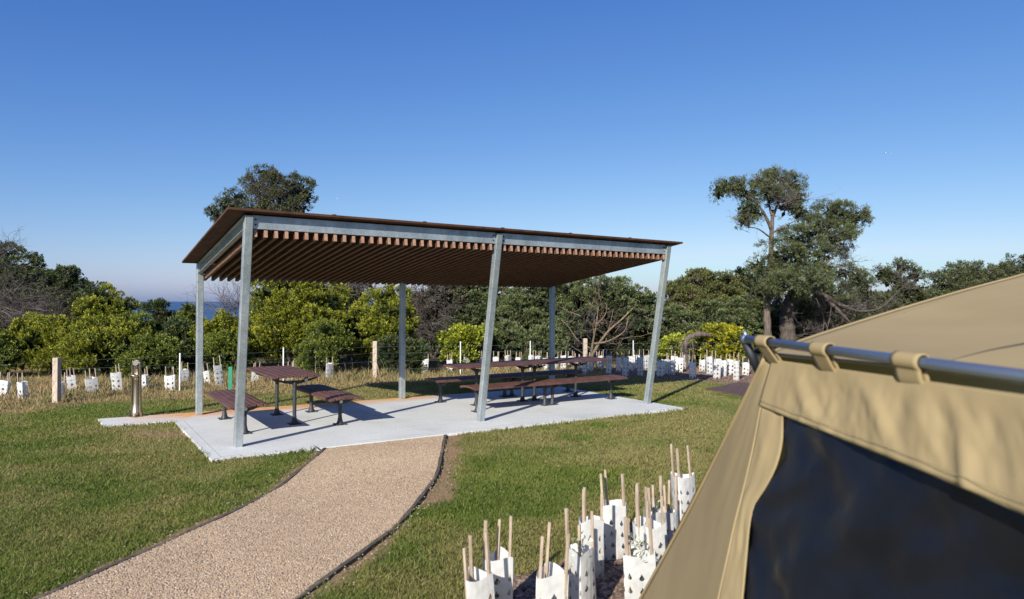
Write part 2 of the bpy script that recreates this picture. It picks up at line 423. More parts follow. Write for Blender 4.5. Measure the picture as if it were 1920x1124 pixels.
pb = MB(); n = len(pl)
pb.grid([[l + (r-l)*t + Vector((0, 0, .004)) for t in (0, .03, .2, .4, .6, .8, .97, 1)] for l, r in zip(pl, pr)])
tag(pb.build('gravel_path', M['path'], smooth=True), kind='structure')
for line, lab in ((pl, 'thin weathered timber edging curving along the left side of the gravel path'), (pr, 'thin weathered timber edging curving along the right side of the gravel path')):
    e = MB(); b = 0; w = .019
    rows = []
    for i, p in enumerate(line):
        t = (line[min(i+1, n-1)]-line[max(i-1, 0)]).normalized(); q = Vector((-t.y, t.x, 0))*w
        q *= 1+.15*math.sin(i*1.7); zz = .014+.004*math.sin(i*.6)
        rows.append([p+q+Vector((0, 0, -.12)), p+q+Vector((0, 0, zz)), p-q+Vector((0, 0, zz)), p-q+Vector((0, 0, -.12))])
    e.grid(rows); tag(e.build('path_edging', M['edge'], bevel=.003), lab, 'path edging', 'timber edging boards')

def chips(name, x, y, z, sx_, sy_, sz, cols, m):
    k = len(x); V = RNG.random((k, 5, 3))*.3-.15
    base = np.array([[-.5, -.5, -.2], [.5, -.5, -.2], [.5, .5, -.2], [-.5, .5, -.2], [0, 0, .5]])
    V = (V+base); V[:, :, 0] *= sx_[:, None]; V[:, :, 1] *= sy_[:, None]; V[:, :, 2] *= sz[:, None]
    a = RNG.random(k)*2*PI; ca, sa = np.cos(a)[:, None], np.sin(a)[:, None]
    vx = V[:, :, 0]*ca-V[:, :, 1]*sa; vy = V[:, :, 0]*sa+V[:, :, 1]*ca
    V[:, :, 0] = vx+x[:, None]; V[:, :, 1] = vy+y[:, None]; V[:, :, 2] += z[:, None]
    f = np.array([[0, 1, 4], [1, 2, 4], [2, 3, 4], [3, 0, 4]])
    F = (np.arange(k)[:, None, None]*5+f[None]).reshape(-1, 3)
    return fast(name, V.reshape(-1, 3), F, m, col=np.repeat(cols, 5, 0))
def path_stones():
    k = 300000
    xs = [p[0] for p in path_xy]; ys = [p[1] for p in path_xy]
    y = 3.2+(max(ys)-3.2)*RNG.random(k)**1.35; x = min(xs)+RNG.random(k)*(max(xs)-min(xs))
    ok = inpoly(x, y, path_xy) & ~inpoly(x, y, slab_xy); x = x[ok]; y = y[ok]; k = len(x)
    s = .0065+.005*RNG.random(k)**2; c = lerp(np.tile(C(.39, .275, .182), (k, 1)), C(.51, .385, .262), RNG.random(k))
    c = lerp(c, C(.24, .17, .13), (RNG.random(k) < .08).astype(float)); c = lerp(c, C(.62, .52, .42), (RNG.random(k) < .05).astype(float))
    c = c*(.88+.26*fbm(x, y, .9, 41))[:, None]
    ks = 26000; xs_ = -4+RNG.random(ks)*5.5; ys_ = 3.4+RNG.random(ks)*6.5; dd = np.minimum(distline(xs_, ys_, prx), distline(xs_, ys_, plx))
    ok = ~inpoly(xs_, ys_, path_xy) & ~inpoly(xs_, ys_, slab_xy) & (RNG.random(ks) < .55*np.exp(-dd/.07)); xs_, ys_ = xs_[ok], ys_[ok]; q = len(xs_)
    x = np.concatenate([x, xs_]); y = np.concatenate([y, ys_]); s = np.concatenate([s, .007+.006*RNG.random(q)]); c = np.concatenate([c, np.tile(C(.42, .33, .24), (q, 1))*(.7+.5*RNG.random((q, 1)))]); k = len(x)
    tag(chips('path_gravel', x, y, np.full(k, -.014)+RNG.random(k)*.004, s*1.2, s, s*.9, c, M['stone']), 'tan crushed gravel covering the curving path', 'gravel', kind='stuff')
path_stones()
def mulch_chips():
    k = 40000; xa = -1+RNG.random(k)*4; ya = 3+RNG.random(k)*5
    kb = 50000; xb = 1.5+RNG.random(kb)*12; yb = 13+RNG.random(kb)*8
    x = np.concatenate([xa, xb]); y = np.concatenate([ya, yb])
    dry, mu, bare, b = groundmask(x, y); ok = RNG.random(len(x)) < np.maximum(b, mu); x = x[ok]; y = y[ok]; k = len(x)
    s = .018+.03*RNG.random(k); c = lerp(np.tile(C(.10, .065, .05), (k, 1)), C(.36, .25, .18), RNG.random(k)**1.6)
    tag(chips('wood_mulch', x, y, np.full(k, LZ+.008), s*1.6, s*.6, s*.5, c, M['stone']), 'brown wood chip mulch under the tree guards', 'mulch', kind='stuff')
mulch_chips()

def blades(name, x, y, z0, h, w, lean, c, tipc=None, m=None):
    k = len(x); a = RNG.random(k)*2*PI; la = RNG.random(k)*2*PI; ll = h*lean*RNG.random(k)
    wx, wy = np.cos(a)*w/2, np.sin(a)*w/2; lx, ly = np.cos(la)*ll, np.sin(la)*ll
    V = np.empty((k, 5, 3)); mid = .55
    V[:, 0] = np.stack([x-wx, y-wy, z0], 1); V[:, 1] = np.stack([x+wx, y+wy, z0], 1)
    V[:, 2] = np.stack([x+wx*.8+lx*.35, y+wy*.8+ly*.35, z0+h*mid], 1); V[:, 3] = np.stack([x+lx, y+ly, z0+h], 1)
    V[:, 4] = np.stack([x-wx*.8+lx*.35, y-wy*.8+ly*.35, z0+h*mid], 1)
    F = np.arange(k*5).reshape(k, 5)
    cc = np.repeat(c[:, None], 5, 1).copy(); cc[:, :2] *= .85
    if tipc is not None: cc[:, 3] = tipc
    return fast(name, V.reshape(-1, 3), F, m or M['blade'], col=cc.reshape(-1, 3))
def lawn():
    xs, ys = [], []
    for y0, y1, d in ((2.8, 4.6, 13000), (4.6, 6.2, 10500), (6.2, 8.5, 6200), (8.5, 11.5, 3200), (11.5, 16, 1600), (16, 21, 800)):
        hw = .80*y1+.9; A = 2*hw*(y1-y0); k = int(A*d); xs.append((RNG.random(k)*2-1)*hw); ys.append(y0+RNG.random(k)*(y1-y0))
    x = np.concatenate(xs); y = np.concatenate(ys)
    keep = ~inpoly(x, y, slab_xy) & ~inpoly(x, y, path_xy); x = x[keep]; y = y[keep]
    keep = (x < 6.5)|(y > 9); x = x[keep]; y = y[keep]
    rnd = RNG.random(len(x)); c, dry, mu, bare, b = lawncol(x, y, rnd)
    p = (1-.92*bare)*(1-.97*b)*(1-mu*.97)*(1-dry*.55); keep = RNG.random(len(x)) < p
    x, y, c, dry = x[keep], y[keep], c[keep], dry[keep]; k = len(x)
    h = (.017+.021*RNG.random(k))*(.7+.7*fbm(x, y, .5, 12)); h *= 1+1.2*dry
    nearslab = distline(x, y, slab_xy+[slab_xy[0]]); nearp = np.minimum(distline(x, y, plx), distline(x, y, prx))
    h *= 1+.8*(1-sm(np.minimum(nearslab, nearp*1.5), 0, .12))
    q = G(592, 848, LZ); h *= 1+.7*(1-sm(np.hypot(x-q.x, y-q.y), .05, .3))
    w = .0026+.00048*y; c = c*(.85+.3*RNG.random((k, 1)))
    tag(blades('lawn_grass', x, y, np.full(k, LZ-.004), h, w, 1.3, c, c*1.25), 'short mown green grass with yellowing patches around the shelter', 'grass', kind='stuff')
lawn()
def weeds():
    k = 90000; x = -17+RNG.random(k)*19.5; y = 8+RNG.random(k)*13
    ds = dryside(x, y); f = fbm(x, y, .8, 15)
    ok = (ds > .35) & (ds < 7) & (RNG.random(k) < sm(ds+f*1.2, .8, 2.0)*sm(f, .2, .55)); x, y, ds, f = x[ok], y[ok], ds[ok], f[ok]; k = len(x)
    h = (.04+.13*RNG.random(k)**1.7)*(.5+.8*sm(ds, .4, 2.2)); c = lerp(np.tile(C(.42, .31, .16), (k, 1)), C(.17, .19, .07), sm(fbm(x, y, .7, 21)+RNG.random(k)*.4, .55, .95))
    c *= (.7+.5*RNG.random((k, 1)))
    tag(blades('dry_weeds', x, y, np.full(k, LZ), h, .009+.004*RNG.random(k), .9, c, c*1.2), 'tall straw coloured grass and weeds along the wire fence', 'weeds', kind='stuff')
    k = 900; x = -13+RNG.random(k)*15; y = 11+RNG.random(k)*8; ds = dryside(x, y); ok = (ds > 1.2) & (ds < 3.6) & (fbm(x, y, 1.5, 31) > .45); x, y = x[ok], y[ok]; k = len(x)
    h = .3+.3*RNG.random(k); c = np.tile(C(.40, .33, .22), (k, 1))
    o = blades('seed_stalks', x, y, np.full(k, LZ), h, np.full(k, .006), .4, c, np.tile(C(.75, .7, .6), (k, 1)))
    tag(o, 'thin pale seed stalks standing above the weeds by the fence', 'weeds', kind='stuff')
weeds()

# ------------------------------------------------------------------ shelter
sh = empty('picnic_shelter', F1, ANG, 'open shelter with slatted ceiling, rusty flat roof and six galvanised posts', 'shelter')
zr = lambda b: 2.945-(b+.68)*.1277          # underside of the roof sheet
AX = (0, 3.6, 7.2)
for a in AX:
    p = MB(); p.bar((a, 0, 0), (a, -.505, 2.905), .1, .1)
    o = p.build('post', M['galv'], sh, bevel=.008); o['label'] = 'galvanised post leaning forward at the front edge'
    c = MB(); c.box((a, 0, .006), (.16, .16, .012)); 
    p = MB(); p.bar((a, 2.95, 0), (a, 2.95, zr(2.95)-.005), .1, .1); p.build('post', M['galv'], sh, bevel=.008)
def channel(p, q, h, w, t, inward):
    """C section from p to q; p,q = top of web; inward = flange direction"""
    m = MB(); p = Vector(p); q = Vector(q); d = (q-p).normalized(); iw = Vector(inward); dn = d.cross(iw)
    if dn.z > 0: dn = -dn
    m.bar(p+dn*h/2+iw*t/2, q+dn*h/2+iw*t/2, t, h, iw)
    for o_ in (t/2, h-t/2): m.bar(p+dn*o_+iw*(t+(w-t)/2), q+dn*o_+iw*(t+(w-t)/2), w-t, t, iw)
    return m
bf, bb = -.50, 2.965
zf = zr(bf)-.012; zb = zr(bb)-.012
for a0, a1 in ((.052, 3.548), (3.652, 7.148)):
    channel((a0, bf+.005, zf), (a1, bf+.005, zf), .165, .07, .009, (0, 1, 0)).build('beam', M['galv'], sh, bevel=.002)
    channel((a0, bb, zb), (a1, bb, zb), .165, .07, .009, (0, -1, 0)).build('beam', M['galv'], sh, bevel=.002)
for a, iw, off in ((0, (-1, 0, 0), .02), (3.6, (1, 0, 0), 0), (7.2, (1, 0, 0), -.02)):
    channel((a+off, bf+.055, zr(bf+.055)-.012), (a+off, bb-.055, zr(bb-.055)-.012), .165, .065, .009, iw).build('beam', M['galv'], sh, bevel=.002)
# timber battens slung under the beams
nb = 57
for i in range(nb):
    a = .085+i*(7.03/(nb-1))
    if min(abs(a-k) for k in AX) < .075: a += .075 if a > 3.6 else -.0
    m = MB(); b_0, b_1 = bf+.012+random.uniform(-.006, .006), 3.06+random.uniform(-.01, .01)
    if min(abs(a-k) for k in AX) < .08: b_0 += .1; b_1 = 2.88
    z0, z1 = zr(b_0)-.181-.048, zr(b_1)-.181-.048
    m.bar((a, b_0, z0), (a, b_1, z1), .044, .092)
    o = m.build('batten', M['batten'], sh, bevel=.003); o.data.materials.append(M['batten_end'])
    o.data.polygons[0].material_index = 1; o.data.polygons[1].material_index = 1
# roof: folded rusted sheet on dark lining
m = MB(); a0, a1, b_0, b_1 = -.26, 7.46, -.625, 3.04
for z, n_ in ((0, 'roof_sheet'),):
    rows = []
    for b in (b_0, b_1): rows.append([(a0, b, zr(b)), (a1, b, zr(b))])
    m.grid([[(x, y, z_+.006) for x, y, z_ in r] for r in rows])
    m.grid([[(x, y, z_+.034) for x, y, z_ in r] for r in rows][::-1])
    m.grid([[(a0, b_0, zr(b_0)+.006), (a1, b_0, zr(b_0)+.006)][::-1], [(a0, b_0, zr(b_0)+.034), (a1, b_0, zr(b_0)+.034)][::-1]])
    m.grid([[(a0, b_1, zr(b_1)+.006), (a1, b_1, zr(b_1)+.006)], [(a0, b_1, zr(b_1)+.034), (a1, b_1, zr(b_1)+.034)]])
    for a in (a0, a1): m.grid([[(a, b_0, zr(b_0)+.006), (a, b_1, zr(b_1)+.006)], [(a, b_0, zr(b_0)+.034), (a, b_1, zr(b_1)+.034)]])
m.build('roof_sheet', M['corten'], sh)
m = MB()
for k in range(1, 6): a = a0+k*(a1-a0)/6; m.bar((a, b_0-.004, zr(b_0)+.039), (a, b_1, zr(b_1)+.039), .05, .008)
m.build('roof_seam', M['corten'], sh)
for a in (.085, 3.51, 3.69, 7.11):
    for dz in (.05, .115):
        m = MB(); m.tube([(a, bf-.012, zf-dz), (a, bf+.004, zf-dz)], .011, 6); m.build('bolt', M['dark'], sh)

# ------------------------------------------------------------------ tables and benches
def slat_top(L_, w, nsl, t, droop, z):
    """slats along local y, rounded outer edges"""
    m = MB(); sw = w/nsl
    for i in range(nsl):
        x = -w/2+sw*(i+.5); e = abs(x)/(w/2); dz = -droop*e**3.0; ang = -math.copysign(math.atan(droop*3*e**2/(w/2)), x)
        R = Matrix.Rotation(-ang if False else ang*-1, 3, 'Y')
        m.box((x, 0, z-t/2+dz), (sw-.013, L_, t), R)
    return m
def leg(y, H, arm, disc=True):
    m = MB()
    m.lathe((0, y, 0), [(.085, 0), (.085, .008), (.06, .014), (.042, .05), (.030, .11), (.028, .14)], 14)
    m.lathe((0, y, .13), [(.028, 0), (.028, H-.13-.09)], 12)
    for a in (PI/4, 3*PI/4, 5*PI/4, 7*PI/4):
        m.box((.085*math.cos(a), y+.085*math.sin(a), .008), (.055, .035, .016), Matrix.Rotation(a, 3, 'Z'))
    # arms: shallow curved bracket under the slats
    for s_ in (-1, 1):
        pts = [(s_*arm*t, y, H-.085+.062*t**1.6) for t in (0, .25, .5, .75, 1)]
        for p, q, k in zip(pts[:-1], pts[1:], range(4)): m.bar(p, q, .03, .05-.009*k, Vector((0, 1, 0)))
    m.lathe((0, y, H-.14), [(.034, 0), (.038, .04), (.034, .085)], 12)
    return m
def furn(kind, L_, w, nsl, H, legs, label, group, loc, rz, proto=None):
    if proto:
        r = copy_tree(proto); r.location = loc; r.rotation_euler = (0, 0, rz); tag(r, label, kind, group); return r
    r = empty('picnic_table' if kind == 'table' else 'park_bench', loc, rz, label, kind, group)
    slat_top(L_, w, nsl, .034, .028 if kind == 'bench' else .008, H).build('tabletop' if kind == 'table' else 'seat', M['slat'], r, bevel=.008)
    for y in legs:
        lg = leg(y, H-.036, w/2-.03).build('leg', M['char'], r, bevel=.003)
        zc = H-.10 if kind == 'bench' else H-.085
        d = MB()
        s_ = -1
        d.tube([(0 if kind == 'bench' else .16, y+s_*.030, zc), (0 if kind == 'bench' else .16, y+s_*.046, zc)], [.040, .036], 16)
        dd = d.build('bracket_disc', M['char'], lg)
        d = MB(); d.tube([(0 if kind == 'bench' else .16, y+s_*.046, zc), (0 if kind == 'bench' else .16, y+s_*.050, zc)], .026, 16)
        d.build('cap', M['disc'], lg)
    return r
gt, gb = 'slatted picnic tables', 'slatted benches beside the tables'
R0 = ANG
RX = ANG-PI/2
T1 = furn('table', 1.75, .74, 7, .75, (-.74, .27), 'small square-ended slatted table standing between two benches', gt, SH(1.07, 2.0), R0)
B1 = furn('bench', 1.85, .54, 6, .45, (-.60, .82), 'slatted bench at far left, closest to the drinking fountain', gb, SH(.27, 1.48), R0)
furn('bench', 1.85, .54, 6, .45, None, 'slatted bench right of the small table, half in its shadow', gb, SH(1.64, 1.46), R0, B1)
furn('table', 1.75, .74, 7, .75, None, 'left half of the long table row, passing behind the middle front post', gt, SH(4.655, 1.46), RX+PI, T1)
furn('table', 1.75, .74, 7, .75, None, 'right half of the long table row, ending near the right front post', gt, SH(6.41, 1.46), RX, T1)
B3 = furn('bench', 1.70, .54, 6, .45, (-.77, .65), 'front left bench of the long table, crossing behind middle front post', gb, SH(4.68, .82), RX+PI)
furn('bench', 1.85, .54, 6, .45, None, 'front right bench of the long table, sunlit, nearest the right front post', gb, SH(6.39, .82), RX, B3)
furn('bench', 1.85, .54, 6, .45, None, 'back left bench in shade on the far side of the long table', gb, SH(4.66, 2.14), RX+PI, B3)
furn('bench', 1.85, .54, 6, .45, None, 'back right bench in shade on the far side of the long table', gb, SH(6.37, 2.14), RX, B3)

# ------------------------------------------------------------------ drinking fountain
fq = G(254, 781); ft = empty('drinking_fountain', fq, math.radians(-25), 'slim stainless steel drinking fountain on the small slab at left', 'drinking fountain')
m = MB(); m.box((0, 0, .006), (.24, .2, .012)); m.build('base_plate', M['steel'], ft, bevel=.003)
m = MB(); rows = []
for z, w in ((.012, .125), (.1, .105), (.35, .098), (.6, .095), (.78, .092), (.86, .085), (.90, .07)):
    row = []
    for k in range(15):
        a = PI*(-.04+1.08*k/14); row.append((w*math.cos(a), .075*math.sin(a)*(w/.1), z))
    rows.append(row)
m.grid(rows); m.build('shell', M['steel'], ft, smooth=True, thick=.006)
m = MB(); m.lathe((.0, .015, .012), [(.095, 0), (.07, .06), (.055, .2), (.048, .45), (.052, .58), (.062, .62)], 20); m.build('column', M['steel'], ft, smooth=True)
m = MB(); m.lathe((0, -.005, .60), [(.03, 0), (.07, .03), (.088, .06), (.088, .07), (.075, .068), (.04, .045), (.01, .04)], 24); m.build('bowl', M['steel'], ft, smooth=True)
m = MB(); m.tube([(0, .055, .66), (0, .05, .74), (0, .03, .78), (0, 0, .775)], .012, 10); m.build('spout', M['dark'], ft, smooth=True)
m = MB(); m.tube([(-.02, .045, .84), (.02, -.02, .86)], .045, 16); m.build('push_button', M['dark'], ft)

# ------------------------------------------------------------------ pit lid
m = MB(); q = [G(1322, 731, -.02), G(1392, 744, -.02), G(1470, 728, -.02), G(1385, 718, -.02)]
m.prism([(p.x, p.y) for p in q], LZ-.03, LZ+.035)
tag(m.build('pit_lid', M['lid'], bevel=.01), 'low flat dark brown lid lying on the grass beside the tent', 'cover')

# ------------------------------------------------------------------ fence
fp = [Vector((-10.6, 9.6, LZ)), G(106, 757, LZ), G(703, 709, LZ), Yd(1097, 696, 18.9)]; fp[3].z = LZ
fp.append(Vector((7.5, 20.2, LZ)))
fn = empty('wire_fence', fp[1], 0, 'low wire fence with timber posts running between lawn and shrubs', 'fence')
for i, p in enumerate(fp):
    m = MB(); hh = .92 if i != 1 else .84
    m.box(p+Vector((0, 0, hh/2-.05)), (.105, .10, hh+.1), Matrix.Rotation(.12*i-.2, 3, 'Z'))
    m.build('fence_post', M['post'], fn, world=True, bevel=.008)
pick = [(337, 733, 667, 0), (531, 722, 656, 1), (863, 704, 644, 1), (994, 697, 643, 1), (1187, 695, 642, 0)]
for x, yb, yt, cap in pick:
    b = G(x, yb, LZ); Y = b.y; zt = Yd(x, yt, Y).z
    m = MB(); m.box(b+Vector((0, 0, (zt-LZ)/2)), (.024, .022, zt-LZ+.1)); o = m.build('star_picket', M['picket'], fn, world=True)
    if cap: m = MB(); m.box(Vector((b.x, b.y, zt+.025)), (.06, .055, .06)); m.build('picket_cap', M['cap'], o, world=False); 
for o in list(fn.children):
    for c in o.children: c.parent = o; c.matrix_parent_inverse = (Matrix.Translation(fn.location) @ Matrix.Identity(4)).inverted() @ Matrix.Identity(4)
for hz in (.22, .42, .62, .78):
    m = MB(); pts = []
    for a, b in zip(fp[:-1], fp[1:]):
        for t in (0, .25, .5, .75): pts.append(a.lerp(b, t)+Vector((0, -.062, hz-.03*math.sin(PI*t)*.5)))
    pts.append(fp[-1]+Vector((0, -.062, hz))); m.tube(pts, .002, 4); m.build('wire', M['wire'], fn, world=True)
b = G(432, 738, LZ); m = MB()
m.prism([(-.04, -.015), (.04, -.015), (.04, .0), (.01, .0), (.01, .03), (-.01, .03), (-.01, 0), (-.04, 0)], -.1, .55)
o = m.build('marker_post', M['greenpost']); o.location = b; tag(o, 'short dark green painted post behind the left bench', 'marker post')

# ------------------------------------------------------------------ tree guards
def sleeve_mesh(h, w, seed, flare=.0, closed=True):
    rr = random.Random(seed); m = MB(); m.uv = []
    cs = []
    for k in range(3):
        a = 2*PI*k/3+PI/2; cs.append(Vector((math.cos(a), math.sin(a), 0))*w*.577)
    ring = []
    for k in range(3):
        a, b = cs[k], cs[(k+1) % 3]; mid = (a+b)/2; bulge = rr.uniform(0, .022)
        for t in (0.04, .14, .3, .5, .7, .86, .96):
            p = a.lerp(b, t)+mid.normalized()*bulge*math.sin(PI*t); ring.append(p)
    nseg = len(ring); rows = 6; per = w/7.0; drop = [rr.uniform(0, .018) for _ in range(3)]
    off = rr.random()*.05
    for i in range(rows+1):
        t = i/rows
        for k in range(nseg+1):
            p = ring[k % nseg]; s_ = 1+flare*(t-.5)+.03*math.sin(t*5+k*.4+seed)*(.4+t)
            top = h-drop[(k//7) % 3]-.012*math.sin(k*.9+seed)
            z = top*t; m.v.append(Vector((p.x*s_, p.y*s_, z))); m.uv.append((k*per+off, (top-z)))
    w_ = nseg+1
    for i in range(rows):
        for k in range(nseg): m.f.append((i*w_+k, i*w_+k+1, (i+1)*w_+k+1, (i+1)*w_+k))
    return m, cs
GG = {'near': 'white tree guards in the near garden bed', 'left': 'white tree guards along the fence', 'right': 'white tree guards massed behind the long table'}
def guard_new(h, w, sh_, seed, flare=0, flowers=0, nst=3):
    r = empty('tree_guard')
    m, cs = sleeve_mesh(h, w, seed, flare); m.build('sleeve', M['sleeve_far' if flowers < 0 else 'sleeve'], r, smooth=False)
    rr = random.Random(seed*3+1)
    for k in range(nst):
        c = cs[k]*.78; c2 = c*rr.uniform(.85, 1.1)+Vector((rr.uniform(-.012, .012), rr.uniform(-.012, .012), 0))
        st = MB(); top = sh_*rr.uniform(.90, 1.04)
        st.bar(Vector((c.x, c.y, -.05)), Vector((c2.x, c2.y, top)), .017, .017, Vector((1, rr.uniform(-.5, .5), 0))); st.build('stake', M['stake'], r, bevel=.002)
    if flowers < 0: return r
    pv, pf, pc = plant(h, w, rr, flowers)
    fast('seedling', pv, pf, M['leaf'], r, pc, world=False)
    return r
def plant(h, w, rr, flowers):
    rng = np.random.default_rng(rr.randrange(9999)); k = 60 if not flowers else 150
    top = h*.8 if not flowers else h+.07
    base = np.stack([rng.normal(0, w*.09, k), rng.normal(0, w*.09, k), rng.random(k)*top], 1)
    if flowers: base[:, :2] *= (1+1.1*(base[:, 2:]/top)**2)
    d = rng.normal(0, 1, (k, 3)); d[:, 2] = abs(d[:, 2])+.3; d /= np.linalg.norm(d, axis=1)[:, None]
    sd = np.cross(d, rng.normal(0, 1, (k, 3))); sd /= np.linalg.norm(sd, axis=1)[:, None]
    ln = .035; wd = .012; fl = np.zeros(k, bool)
    if flowers: fl = (rng.random(k) < .6) & (base[:, 2] > h*.7)
    wdv = np.where(fl, .028, wd)[:, None]; lnv = np.where(fl, .034, ln)[:, None]
    V = np.stack([base, base+d*lnv*.5+sd*wdv/2, base+d*lnv, base+d*lnv*.5-sd*wdv/2], 1).reshape(-1, 3)
    c = np.tile(C(.13, .17, .06), (k, 1)); c[fl] = C(.80, .78, .68)
    return V, np.arange(k*4).reshape(-1, 4), np.repeat(c, 4, 0)

near = [ # centre px, rim px, width px, rim height, flower, label
 (899, 1070, 60, .40, 0, 'white tree guard nearest the path, leftmost of the near bed, square open rim'),
 (929, 1036, 60, .40, 0, 'second white tree guard from the left in the near bed, behind the leftmost'),
 (1026, 1067, 66, .40, 0, 'wide white tree guard in the bottom row, third from the left'),
 (1091, 1026, 56, .44, 1, 'tall white tree guard with small flowers spilling over its rim'),
 (1106, 974, 50, .40, 0, 'white tree guard with a torn wavy rim behind the flowering one'),
 (1153, 942, 50, .41, 0, 'white tree guard with two tall stakes at the back of the near bed'),
 (1234, 955, 50, .40, 1, 'white tree guard topped with a dense bunch of white flowers'),
 (1199, 1031, 66, .37, 1, 'big white tree guard in front, touching the tent edge in view'),
 (1283, 890, 46, .42, 0, 'white tree guard farthest back in the near bed, beside the tent edge'),
 (1228, 980, 46, .38, 0, 'white tree guard squeezed between the flowering guard and the tent'),
 (1254, 956, 40, .38, 0, 'narrow shaded white tree guard just right of the guard topped with dense flowers'),
 (1206, 975, 38, .36, 0, 'small low white tree guard just left of the guard topped with dense flowers')]
for i, (x, yr, wpx, h, fl, lab) in enumerate(near):
    d = ray(x, yr); t = (h+LZ-CH)/d.z; p = EYE+d*t; p.z = LZ; w = wpx*p.y/1280*.98
    r = guard_new(h, w, h+.20+.03*(i % 3), 100+i*7, .04*(i % 3-1), fl)
    r.location = p; r.rotation_euler = (random.uniform(-.05, .05), random.uniform(-.07, .07), [.5, .1, .25, .9, .4, .2, .7, .15, .6, .3, .8, .45][i])
    tag(r, lab, 'tree guard', GG['near'])
protos = [guard_new(1.0, .5, 1.0, 31, .05) for _ in range(0)]
farp = {}
def far_guard(x, yb, yt, wpx, lab, grp, tilt=0, k=None):
    b = G(x, yb, LZ); h = Yd(x, yt, b.y).z-LZ; w = wpx*b.y/1280; hk = round(h*12)/12; wk = round(w*.88*40)/40
    key = (hk, wk, random.randrange(3))
    if key in farp: r = copy_tree(farp[key])
    else: r = guard_new(hk, wk, hk+.17, int(random.random()*9999), random.uniform(-.1, .12), -1, random.choice((2, 3, 3))); farp[key] = r
    r.location = b; r.rotation_euler = (random.uniform(-.05, .05), tilt+random.uniform(-.05, .05), random.random()*6.28)
    tag(r, lab, 'tree guard', grp); return r
O = ['first', 'second', 'third', 'fourth', 'fifth', 'sixth', 'seventh', 'eighth', 'ninth', 'tenth', 'eleventh', 'twelfth', 'thirteenth', 'fourteenth', 'fifteenth', 'sixteenth', 'seventeenth', 'eighteenth', 'nineteenth', 'twentieth']
left = [(8, 746, 714, 22, 0, 'white tree guard at the far left edge of the photo by the fence'),
 (43, 749, 717, 20, 0, 'white dotted tree guard just left of the leftmost timber fence post'),
 (111, 748, 713, 19, 0, 'white tree guard half hidden behind the leftmost timber fence post'),
 (136, 734, 702, 17, -.12, 'narrow white tree guard just right of the leftmost timber fence post'),
 (173, 738, 706, 24, .15, 'slumped grey shaded tree guard leaning right, midway from post to fountain'),
 (221, 735, 697, 20, .08, 'tall white tree guard just left of the drinking fountain'),
 (273, 731, 701, 18, -.05, 'white tree guard just right of the drinking fountain'),
 (321, 733, 700, 22, .04, 'wide white tree guard left of the thin white picket'),
 (345, 720, 690, 18, .06, 'white tree guard just right of the thin white picket'),
 (391, 722, 691, 15, .12, 'narrow white tree guard just right of the left back shelter post'),
 (410, 727, 684, 20, .12, 'tall leaning white tree guard left of the short green post'),
 (476, 718, 694, 15, .1, 'white tree guard above the left bench, right of the front left post'),
 (546, 716, 690, 16, 0, 'white tree guard hidden behind the small table top'),
 (615, 712, 682, 18, .08, 'lone white tree guard right of the small table, left of a fence post'),
 (759, 697, 673, 13, 0, 'white tree guard peeping out behind the middle back shelter post'),
 (797, 702, 672, 15, -.08, 'grey shaded tree guard right of the middle back shelter post')]
for x, yb, yt, w, tl, lab in left: far_guard(x, yb, yt, w, lab, GG['left'], tl)
mid = [(844, 697, 672), (873, 692, 670), (905, 690, 668), (931, 691, 668), (953, 688, 666), (973, 692, 669), (994, 693, 668), (1010, 689, 666), (1023, 695, 670), (1041, 692, 668), (1057, 694, 668), (1072, 690, 667), (1084, 696, 671), (1097, 701, 673), (1109, 698, 672), (1122, 691, 667)]
for i, (x, yb, yt) in enumerate(mid): far_guard(x, yb, yt, 14, 'white tree guard, %s from the left of those seen across the long tables' % O[i], GG['right'])
mid2 = [(1128, 695, 668), (1140, 703, 670), (1161, 698, 667), (1171, 707, 672), (1181, 696, 667), (1201, 705, 672), (1193, 693, 667), (1212, 694, 668)]
for i, (x, yb, yt) in enumerate(mid2): far_guard(x, yb, yt, 14, 'white tree guard, %s from the left between table end and right front post' % O[i], GG['right'])
rgt = [(1238, 706, 674), (1248, 703, 673), (1259, 704, 674), (1266, 696, 669), (1274, 699, 671), (1287, 692, 667), (1297, 710, 680), (1318, 697, 672), (1333, 705, 672), (1342, 710, 675), (1358, 706, 676), (1369, 703, 672), (1382, 714, 676), (1399, 704, 682)]
for i, (x, yb, yt) in enumerate(rgt): far_guard(x, yb, yt, 16, 'white tree guard, %s from the left between right front post and tent' % O[i], GG['right'])

